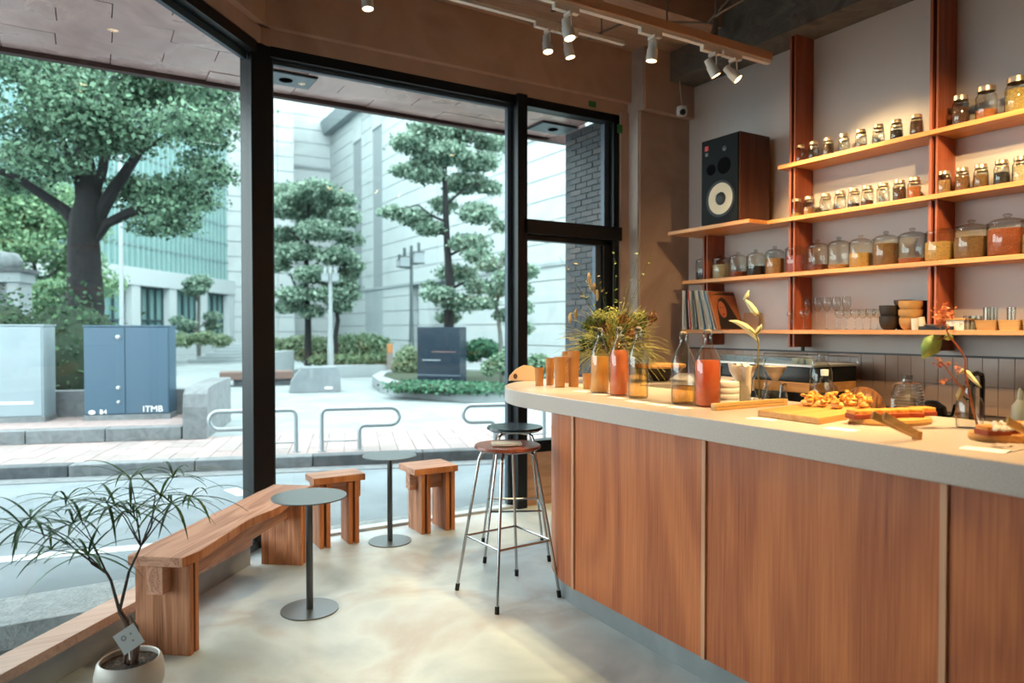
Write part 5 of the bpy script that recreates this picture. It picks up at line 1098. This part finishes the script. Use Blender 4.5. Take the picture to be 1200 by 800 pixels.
# middle trees
def padtree(label, px, ybase, D_, trunk, limbs, pads, n, size, lm, bm, seed, zmin=0):
    def T_(x_, y_, dd=0): return P(x_, y_, d=D_ + dd)
    b = T_(px, ybase); b.z = 0; rg = random.Random(seed)
    tr = [(b, trunk[0][2] * D_ / F)] + [(T_(x_, y_), r * D_ / F) for x_, y_, r in trunk]
    lm_ = [[(T_(x_, y_), r * D_ / F) for x_, y_, r in l_] for l_ in limbs]; s_ = D_ / F
    bl = [(T_(x_, y_, rg.uniform(-.8, .8)), (rx * s_, rx * s_ * 1.1, ry * s_)) for x_, y_, rx, ry in pads]
    return tree('garden_tree', label, b, tr, lm_, bl, n, size, lm, bm, seed)
padsB = [(505, 155, 26, 12), (540, 150, 28, 13), (480, 168, 22, 10), (575, 168, 20, 10), (520, 180, 30, 12), (560, 190, 25, 11), (475, 200, 18, 8), (500, 205, 22, 9), (545, 215, 26, 12), (575, 220, 14, 9), (460, 248, 16, 7), (485, 255, 22, 9), (505, 268, 20, 8), (560, 250, 22, 12), (585, 265, 10, 8), (550, 285, 24, 11), (520, 240, 16, 9),
         (535, 320, 24, 10), (560, 300, 16, 9), (515, 345, 20, 10), (540, 355, 24, 11), (525, 372, 16, 6), (560, 335, 16, 9), (505, 335, 10, 6), (500, 190, 20, 8), (530, 165, 20, 9)]
padtree('tall layered pine-like tree right of the street lamps', 527, 430, 17, [(527, 420, 6.5), (526, 380, 6), (527, 330, 5), (524, 290, 4), (522, 240, 3.4), (521, 190, 2.6), (522, 150, 1.8)],
        [[(522, 260, 1.8), (505, 252, 1.4), (490, 240, 1), (470, 245, .8)], [(523, 275, 1.6), (510, 272, 1.2), (505, 270, 1)], [(522, 240, 1.6), (540, 225, 1.3), (560, 215, 1)], [(525, 300, 1.8), (545, 290, 1.3), (565, 280, 1)], [(526, 340, 2), (545, 330, 1.5)], [(526, 365, 2), (515, 350, 1.3)], [(521, 205, 1.5), (500, 195, 1), (485, 185, .8)], [(522, 180, 1.4), (545, 170, 1), (565, 175, .8)]], padsB, 36000, .105, M['leaf_pine'], M['bark'], 51)
padsA = [(340, 225, 22, 10), (370, 222, 24, 10), (395, 235, 22, 10), (330, 245, 20, 10), (360, 248, 26, 11), (405, 255, 18, 10), (335, 275, 20, 9), (375, 270, 26, 11), (410, 280, 16, 9), (350, 295, 24, 10), (395, 300, 22, 10), (415, 312, 12, 7), (325, 310, 16, 9), (370, 322, 24, 10), (405, 335, 16, 8), (345, 345, 22, 9), (385, 345, 22, 9), (400, 358, 14, 7), (335, 360, 14, 7), (365, 365, 16, 7), (325, 290, 12, 8), (350, 232, 20, 9)]
padtree('rounded layered tree just right of the black window post', 361, 420, 22, [(361, 400, 4), (361, 370, 3.4), (358, 330, 3), (360, 280, 2.4), (362, 240, 1.6)],
        [[(361, 380, 2.2), (352, 350, 1.8), (340, 320, 1.2)], [(360, 320, 2), (380, 300, 1.5), (395, 285, 1)], [(359, 290, 1.6), (340, 270, 1.2)], [(361, 350, 1.8), (378, 338, 1.2)]], padsA, 36000, .13, M['leaf_pine'], M['bark'], 52)
padtree('slender companion trunk with small crown beside the pale lamp post', 394, 420, 21.5, [(393, 395, 2.8), (396, 375, 2.4), (393, 355, 2), (397, 330, 1.6), (400, 300, 1)], [[(393, 355, 1.5), (405, 340, 1)]], [(400, 300, 14, 7), (408, 322, 14, 7), (392, 330, 12, 6), (412, 345, 10, 6)], 3500, .16, M['leaf_pine'], M['bark'], 53)
padtree('small pale-stemmed tree at right against the stone building', 588, 440, 15, [(588, 425, 3), (586, 390, 2.6), (582, 360, 2), (586, 330, 1.5), (588, 300, 1)], [[(583, 365, 1.4), (572, 350, 1)], [(585, 340, 1.4), (602, 330, 1)], [(586, 320, 1), (578, 300, .8)]],
        [(575, 310, 16, 8), (595, 325, 16, 9), (610, 340, 14, 8), (582, 340, 14, 8), (600, 300, 14, 7), (570, 355, 12, 7), (612, 360, 12, 8), (590, 370, 12, 7), (620, 318, 12, 8), (617, 385, 9, 7)], 13000, .085, M['leaf_pine'], M['bark_grey'], 54)
# ---- street lamps
def street_lamp(px, ytop, d, label, boxes, mat, sd=0):
    b = P(px, ytop, d=d); zt = b.z; t = thing('street_lamp', label, 'street lamp', (b.x, b.y, 0), SA)
    MB().tube([(0, 0, 0), (0, 0, .9), (0, 0, zt * .45), (0, 0, zt)], [.10, .09, .06, .05], 12).build('post', mat, t, smooth=True)
    for (dx, dz, w_) in boxes:
        bx_ = P(px + dx, ytop + dz, d=d) - Vector((b.x, b.y, 0)); lx = bx_.dot(SU); ly = 0; s_ = w_ * d / F
        MB().box((lx - s_ / 2, -s_ / 2, bx_.z - s_ / 2), (lx + s_ / 2, s_ / 2, bx_.z + s_ / 2)).build('lantern', plain('lantern_glass', '7E8A8E', .3) if 'lantern_glass' not in bpy.data.materials else bpy.data.materials['lantern_glass'], t, bevel=.01)
        MB().box((lx - s_ * .55, -s_ * .55, bx_.z + s_ * .5), (lx + s_ * .55, s_ * .55, bx_.z + s_ * .58)).box((lx - s_ * .55, -s_ * .55, bx_.z - s_ * .58), (lx + s_ * .55, s_ * .55, bx_.z - s_ * .5)).tube([(lx, 0, bx_.z + s_ * .5), (lx, 0, bx_.z + s_ * 1.5)], .05, 8).build('lantern_frame', mat, t)
        MB().tube([(0, 0, bx_.z - s_ * .6), (lx, 0, bx_.z - s_ * .6)], .03, 6).build('arm', mat, t)
street_lamp(482, 288, 24, 'dark street lamp post with square lanterns in front of the stone building', [(-8, 19, 11), (9, 14, 12), (-14, 21, 7)], plain('dark_lamp_metal', '4A5658', .5, .3))
street_lamp(387, 312, 20, 'pale street lamp post between the two middle trees', [(-6, 13, 8), (6, 13, 8)], plain('pale_lamp_metal', '8D9698', .5, .3))
a = P(143, 400, d=19); fpz = 9; tag(MB().tube([(a.x, a.y, 0), (a.x, a.y, fpz)], [.062, .045], 10).build('flagpole', plain('white_pole', '98A2A6', .4), None, smooth=True), 'white flagpole in front of the glass building', 'pole')
# bollard, sign
a = P(457, 441, z=0); t = thing('bollard', 'grey bollard with an orange-brown head left of the navy sign', 'bollard', (a.x, a.y, 0), SA); hh = P(457, 403, d=(a - EYE).dot(FW)).z
MB().box((-.09, -.09, 0), (.09, .09, hh * .72)).build('post', plain('bollard_grey', '6E6A66', .6), t, bevel=.01); MB().box((-.08, -.08, hh * .72), (.08, .08, hh)).build('head', plain('amber_head', '9A6A40', .6), t, bevel=.02)
# ---- granite wedge bench
a, b_ = P(338.5, 460.5, z=0), P(399.5, 459, z=0); L_ = (b_ - a).length; t = thing('granite_wedge', 'pale granite wedge-shaped block standing in the plaza', 'block', a, math.atan2(b_.y - a.y, b_.x - a.x)); s_ = L_ / 61
pr = [(0, 0), (L_, 0), (L_, 21 * s_), (L_ - 3 * s_, 29 * s_), (L_ - 5 * s_, 30.5 * s_), (15 * s_, 30.5 * s_), (2 * s_, 13 * s_)]
m = Matrix.Rotation(R(90), 4, 'X'); mb = MB(); mb.prism([(x_, z_) for x_, z_ in pr[:]], -.7, 0, m); mb.build('block', mottled('wedge_granite', ['687176', '767F84'], 4, .7, .1), t, bevel=.01)
MB().box((L_ * .665, -.006, .005), (L_ * .675, .0, 30 * s_)).build('joint_line', M['joint'], t); MB().box((24 * s_, -.01, 17 * s_), (28 * s_, .0, 29 * s_)).build('fitting', M['joint'], t); MB().box((42 * s_, -.008, 4 * s_), (51 * s_, 0, 6.5 * s_)).build('plate', M['white'], t)
a = P(305, 452, z=0); t = thing('low_stone_bench', 'low dark granite bench at left of the wedge block', 'bench', a, R(-10)); MB().box((-.6, 0, .0), (.75, .5, .16)).build('base', M['kerb_dark'], t); MB().box((-.9, -.1, .16), (.75, .6, .34)).build('slab', plain('brown_seat', '6B5750', .7), t, bevel=.01)
# ---- hedge bed beyond
def wallseg(x0, y0, x1, y1, hgt, th, label, name='low_wall', mat=None):
    a, b_ = P(x0, y0, z=0), P(x1, y1, z=0); d = b_ - a; o = MB().box((0, 0, 0), (d.length, th, hgt)).build(name, mat or M['stone_shade'], None, bevel=.01); o.location = a; o.rotation_euler = (0, 0, math.atan2(d.y, d.x)); o['kind'] = 'structure'; return o
wallseg(315, 447, 345, 441, .75, .3, ''); wallseg(380, 443, 456, 441, .34, .4, '')
def bushrow(label, pts, n, size, mat, seed, name='clipped_bush', cat='bush'):
    bl = []
    for (x_, y_, d_, rx, rz_) in pts: c = P(x_, y_, d=d_); s_ = d_ / F; bl.append(((c.x, c.y, max(c.z, rz_ * s_ * .6)), (rx * s_, rx * s_, rz_ * s_)))
    bush(name, label, cat, bl, n, size, mat, seed)
bushrow('wide clipped pale green bush behind the wedge block', [(355, 408, 23, 22, 14), (375, 410, 23, 20, 14), (335, 410, 23, 18, 13), (318, 410, 23, 16, 13)], 6000, .1, M['leaf_bush'], 61)
bushrow('clipped green bush right of the pale lamp post', [(405, 408, 23, 20, 14), (425, 405, 23, 18, 13), (442, 406, 23, 16, 13)], 5000, .1, leafmat('bush_mid', '4A684C', '7F977A'), 62)
bushrow('low green hedge strip on top of the plaza wall', [(375, 422, 20.5, 12, 6), (395, 422, 20.5, 12, 6), (415, 422, 20.5, 12, 6), (435, 421, 20.5, 12, 6), (450, 421, 20.5, 8, 6)], 4000, .08, leafmat('bush_low', '486247', '789070'), 63)
bushrow('rounded pale bush left of the navy sign', [(478, 423, 19, 14, 15), (470, 430, 19, 10, 10), (488, 428, 19, 10, 10)], 3500, .09, M['leaf_bush'], 64)
bushrow('clipped dark bush between the navy sign and the small tree', [(565, 408, 16.5, 16, 10), (580, 412, 16.5, 12, 9), (555, 414, 16.5, 10, 9)], 3500, .08, M['leaf_ground'], 65)
bushrow('grey-green bush below the small tree at right', [(590, 425, 14.2, 14, 11), (608, 428, 14.2, 12, 11), (572, 432, 14.2, 8, 8), (630, 428, 14.2, 14, 12)], 3500, .08, leafmat('bush_greyish', '4F6F58', '87A287'), 66)
bushrow('pale hedge mounds below the glass building', [(215, 398, 28, 12, 7), (240, 396, 28, 12, 7), (258, 399, 28, 12, 7)], 2500, .12, M['leaf_bush'], 67)
bushrow('green hedge behind the raised planter at left', [(205, 399, 26, 10, 6), (190, 398, 26, 10, 6)], 1500, .12, M['leaf_bush'], 68)
# ---- kerbed planter with navy sign
pz = [P(x_, y_, z=0) for x_, y_ in ((436, 452), (444, 459), (462, 464), (490, 467), (530, 470), (570, 473), (620, 476), (680, 480), (720, 462), (600, 443), (520, 441), (470, 442), (446, 446))]
cz = sum(pz, Vector()) / len(pz); inn = [c + (cz - c).normalized() * .35 for c in pz]; pk = sempty('planter_kerb')
n = len(pz)
for i in range(n):
    j = (i + 1) % n; MB().prism([(pz[i].x, pz[i].y), (pz[j].x, pz[j].y), (inn[j].x, inn[j].y), (inn[i].x, inn[i].y)], 0, .25).build('kerb_stone', M['stone_shade'], pk, bevel=.008)
MB().prism([(c.x, c.y) for c in inn], 0, .20).build('soil_bed', plain('planter_soil', '33402F', .9), pk)
a, b_ = P(489, 446, z=.2), P(539, 447.5, z=.2); zt = P(489, 383, d=(a - EYE).dot(FW)).z
d = b_ - a; t = thing('navy_sign', 'dark navy block-shaped sign standing in the planter', 'sign', a, math.atan2(d.y, d.x)); 
MB().box((0, 0, 0), (d.length, .34, zt - .2)).build('block', M['navy'], t, bevel=.006); MB().box((d.length * .0, -.008, .13), (d.length, 0, .145)).build('lower_line', plain('pale_line', '6C7C8A', .5), t); MB().box((d.length * .34, -.004, (zt - .2) * .54), (d.length * .9, 0, (zt - .2) * .55)).build('engraved_line', plain('line', '8C6A60', .5), t); MB().box((d.length * .12, -.004, (zt - .2) * .38), (d.length * .55, 0, (zt - .2) * .40)).build('engraved_line', M['stone_shade'], t)
g_ = []
for k in range(14): 
    f = k / 13; c = P(482 + f * 175, 452 + f * 6, z=.24); g_.append(((c.x, c.y, .24), (.55, .55, .10)))
bush('ground_cover', 'low dark green ground cover around the navy sign', 'ground cover', g_, 9000, .07, M['leaf_ground'], 71)['kind'] = 'stuff'
# ---- stone building: facade on x = 14, courses with recessed joints
fb = thing('stone_building', 'large pale stone-clad building with tall slots and dark gutter across the plaza', 'building')
CH = .767; z = 3.63
MB().box((14.03, 14, 3.6), (14.8, 46.85, 15)).build('core', M['joint'], fb)
k = 0
while z < 14.2:
    for (y0, y1) in ((14, 22.5), (22.53, 30), (30.03, 37.2), (38.7, 40.6), (42.1, 46.8)):
        if z + CH > 13 and y0 > 30: pass
        MB().box((14.0, y0, z + .02), (14.25, y1, z + CH - .02)).build('stone_course', M['stone'], fb)
    if z + CH < 13.1: pass
    z += CH
# slots: dark recess with shaded back wall
for y0, y1 in ((37.2, 38.7), (40.6, 42.1)):
    MB().box((13.96, y0 - .02, 12.6), (14.3, y1 + .02, 14.2)).build('slot_head', M['stone'], fb)
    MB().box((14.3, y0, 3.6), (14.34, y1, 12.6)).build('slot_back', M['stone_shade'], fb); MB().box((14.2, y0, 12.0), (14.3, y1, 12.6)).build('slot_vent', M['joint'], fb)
MB().box((13.98, 37.2, 0), (14.25, 40.0, 3.6)).build('lower_pier', M['stone_shade'], fb)  # darker stone stands in for shade on this pier
zz = 0
for (y0, y1) in ((33.5, 37.2), (30.6, 32.2), (14, 28.2), (40, 46.8)):
    zz = 0
    while zz < 3.5: MB().box((14.0, y0, zz + .015), (14.8, y1, min(3.6, zz + CH) - .015)).build('stone_course', M['stone'], fb); zz += CH
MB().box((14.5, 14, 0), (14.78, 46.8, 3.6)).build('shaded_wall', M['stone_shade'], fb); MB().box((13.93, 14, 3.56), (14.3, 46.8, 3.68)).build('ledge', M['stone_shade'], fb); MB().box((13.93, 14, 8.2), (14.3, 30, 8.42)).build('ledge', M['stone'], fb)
MB().prism([(13.5, 14.2), (14.1, 14.2), (14.1, 15.0), (13.3, 15.0)], 14, 46.75, Matrix(((1, 0, 0, 0), (0, 0, 1, 0), (0, 1, 0, 0), (0, 0, 0, 1)))).build('gutter', plain('dark_gutter', '8C969A', .5, .3), fb)
# tower
tb = thing('stone_tower', 'pale stone tower block behind the plaza trees, left of the slotted building', 'building')
MB().box((10.98, 46.9, 0), (20, 56, 23)).build('core', M['joint'], tb); z = .3
while z < 22.5: MB().box((10.9, 46.83, z + .02), (14.9, 47.1, z + CH * 1.15 - .02)).build('stone_course', M['stone'], tb); z += CH * 1.15
MB().box((10.85, 46.7, 11.9), (14.9, 47, 12.05)).build('ledge', M['stone_shade'], tb)
MB().box((7.05, 44.05, 0), (10.85, 50, 23)).build('pier_core', M['joint'], tb); z = .3
while z < 22.5:
    xs = np.linspace(7.0, 10.9, 5)
    for x0, x1 in zip(xs, xs[1:]): MB().box((x0 + .012, 43.98, z + .02), (x1 - .012, 44.3, z + CH * 1.15 - .02)).build('stone_panel', M['stone'], tb)
    MB().box((10.7, 44.32, z + .02), (10.93, 46.8, z + CH * 1.15 - .02)).build('stone_panel', M['stone'], tb); z += CH * 1.15
# steps
a = P(226, 425, z=0); stp = sempty('plaza_steps', a, math.atan2(-.35, 1)); 
for k in range(6): MB().box((k * .25 - .2, k * .42, k * .12), (8, k * .42 + 3.5, k * .12 + .118)).build('step', M['stone_shade'], stp)
# ---- glass building
ga = math.atan2(math.cos(R(35.8)), math.sin(R(35.8))); A0 = P(115, 385, d=30); A0.z = 0
gb_ = thing('glass_building', 'white-framed office building with green glass curtain wall behind the big tree', 'building', A0, ga)
def GB2(m_, a, b): return m_.box((a[0], -b[1], a[2]), (b[0], -a[1], b[2]))    # street face towards local -y
def GB(a, b): return GB2(MB(), a, b)
y0 = 0
GB((-9, -6, 0), (12, -.25, 16)).build('core', plain('dim_interior', '5E7072', .6), gb_)
GB((-9, -.2, 3.35), (12, .35, 4.15)).build('white_band', M['white_frame'], gb_); GB((-9, -.3, 0), (12, .1, .9)).build('plinth', M['white_frame'], gb_)
GB((-9, -.15, 4.15), (12, -.02, 16)).build('curtain_glass', M['curtain_glass'], gb_)
mb = MB()
for k in range(int(21 / .42)): x_ = -9 + k * .42; GB2(mb, (x_ - .035, -.05, 4.15), (x_ + .035, .06, 16))
mb.build('mullions', plain('pale_mullion', '8AA6A5', .5), gb_, kind='stuff')
for z_ in np.arange(5.2, 16, 1.05): GB((-9, -.04, z_ - .05), (12, .03, z_ + .05)).build('transom', plain('grey_transom', '6B8486', .5) if 'grey_transom' not in bpy.data.materials else bpy.data.materials['grey_transom'], gb_)
for x_ in (-4.7, -1.6, 2.2, 5.2, 8.2, 11.2): GB((x_ - .32, -.2, .9), (x_ + .32, .3, 3.35)).build('column', M['white_frame'], gb_)
for x0, x1 in ((-4.38, -1.92), (-1.28, 1.88), (2.52, 4.88), (5.52, 7.88), (8.52, 10.88)):
    f_ = MB(); n_ = 4; wm = plain('window_bar', '33474C', .5) if 'window_bar' not in bpy.data.materials else bpy.data.materials['window_bar']
    for k in range(n_ + 1): xx = x0 + (x1 - x0) * k / n_; GB2(f_, (xx - (.07 if k == 2 else .03), -.12, .9), (xx + (.07 if k == 2 else .03), -.02, 3.35))
    for zz in (.95, 1.75, 3.3): GB2(f_, (x0, -.12, zz - .05), (x1, -.02, zz + .05))
    w_ = f_.build('window', wm, gb_); o = GB((x0, -.2, .9), (x1, -.14, 3.35)).build('pane', M['curtain_glass'], w_)
# ---- soffit of copper sheets outside the glazing
sf = sempty('soffit')
rg = random.Random(17)
MB().prism([(-7, 5.75), (3.9, 5.75), (3.9, 4.76), (.85, 4.76), (-7 + 1.0, -2.9), (-7, -2.9)], 3.235, 3.40).build('soffit_board', M['copper_edge'], sf)
MB().box((-7, 5.74, 3.19), (4.3, 5.80, 3.45)).build('fascia', M['copper_edge'], sf)
RW, SL = .215, .62; yy = 5.735; row = 0
while yy > 1.9:
    x_ = 3.9 - (row % 2) * SL / 2 - rg.uniform(0, .05)
    first = True
    while x_ > -4.5:
        x0, x1 = x_ - SL + .006, min(3.9, x_ - .0)
        if first and row % 2: x1 = 3.9
        lim = clipx(yy - RW) if yy - RW < 4.7 else 9
        if yy - RW < 4.72: x1 = min(x1, lim - .03, .8)
        if x1 - x0 > .12:
            dz = rg.uniform(0, .006); zA, zB = 3.228 - dz, 3.222 - dz * .5 + rg.uniform(-.003, .002); zC, zD = zB + rg.uniform(-.004, .004), zA + rg.uniform(-.004, .004)
            ya, yb_ = yy - RW + .010, yy
            MB().add([(x0, ya, zA), (x1, ya, zD), (x1, yb_, zC), (x0, yb_, zB), (x0, ya, 3.236), (x1, ya, 3.236), (x1, yb_, 3.236), (x0, yb_, 3.236)], [(3, 2, 1, 0), (4, 5, 6, 7), (0, 1, 5, 4), (1, 2, 6, 5), (2, 3, 7, 6), (3, 0, 4, 7)]).build('copper_sheet', M['copper'], sf)
        x_ -= SL; first = False
    yy -= RW; row += 1
def downlight(px, py, label):
    p = P(px, py, z=3.215); t = thing('soffit_downlight', label, 'light', p)
    MB().box((-.19, -.13, -.012), (.19, .13, .003)).build('plate', plain('light_plate', '6E757B', .4, .4) if 'light_plate' not in bpy.data.materials else bpy.data.materials['light_plate'], t); MB().box((-.2, -.14, -.006), (.2, .14, .004)).build('rim', M['black'], t)
    MB().lathe([(.05, -.016), (.045, -.012), (.0, -.012)], 20).build('lens', M['black_gloss'], t)
downlight(335, 92, 'square recessed downlight in the copper soffit beside the black post'); downlight(648, 150, 'square recessed downlight in the soffit above the right window')
# ---- brick pier, right
bk_ = thing('brick_pier', 'dark brick pier outside the right window pane', 'wall', (3.95, 0, 0)); bk_['kind'] = 'structure'; del bk_['category']
MB().box((.012, 4.74, -.119), (1.5, 5.60, 3.235)).build('mortar_core', M['mortar'], bk_)
bme = MB().box((0, -.08, -.0225), (.05, .08, .0225)).build('brick', M['brick'], bk_); brm = bme.data; bme.location = (0, 4.825, .945 - .028); cnt = 0
bal = [M['brick'], mottled('brown_brick', ['3A3434', '4A4444'], 9, .5, .3)]; brm2 = brm.copy(); brm2.materials.clear(); brm2.materials.append(bal[1])
for r_ in range(42):
    z_ = .97 + r_ * .054; y_ = 4.745 + (0.085 if r_ % 2 else 0)
    if z_ > 3.2: break
    while y_ < 5.58:
        yc = y_ + .08
        if yc + .08 <= 5.605: inst('brick', brm if rg.random() < .8 else brm2, bk_, (rg.uniform(-.003, .002), yc, z_)); cnt += 1
        y_ += .169
MB().box((0, 4.74, 0), (.05, 5.60, .94)).build('lower_brickwork', M['brick'], bk_)
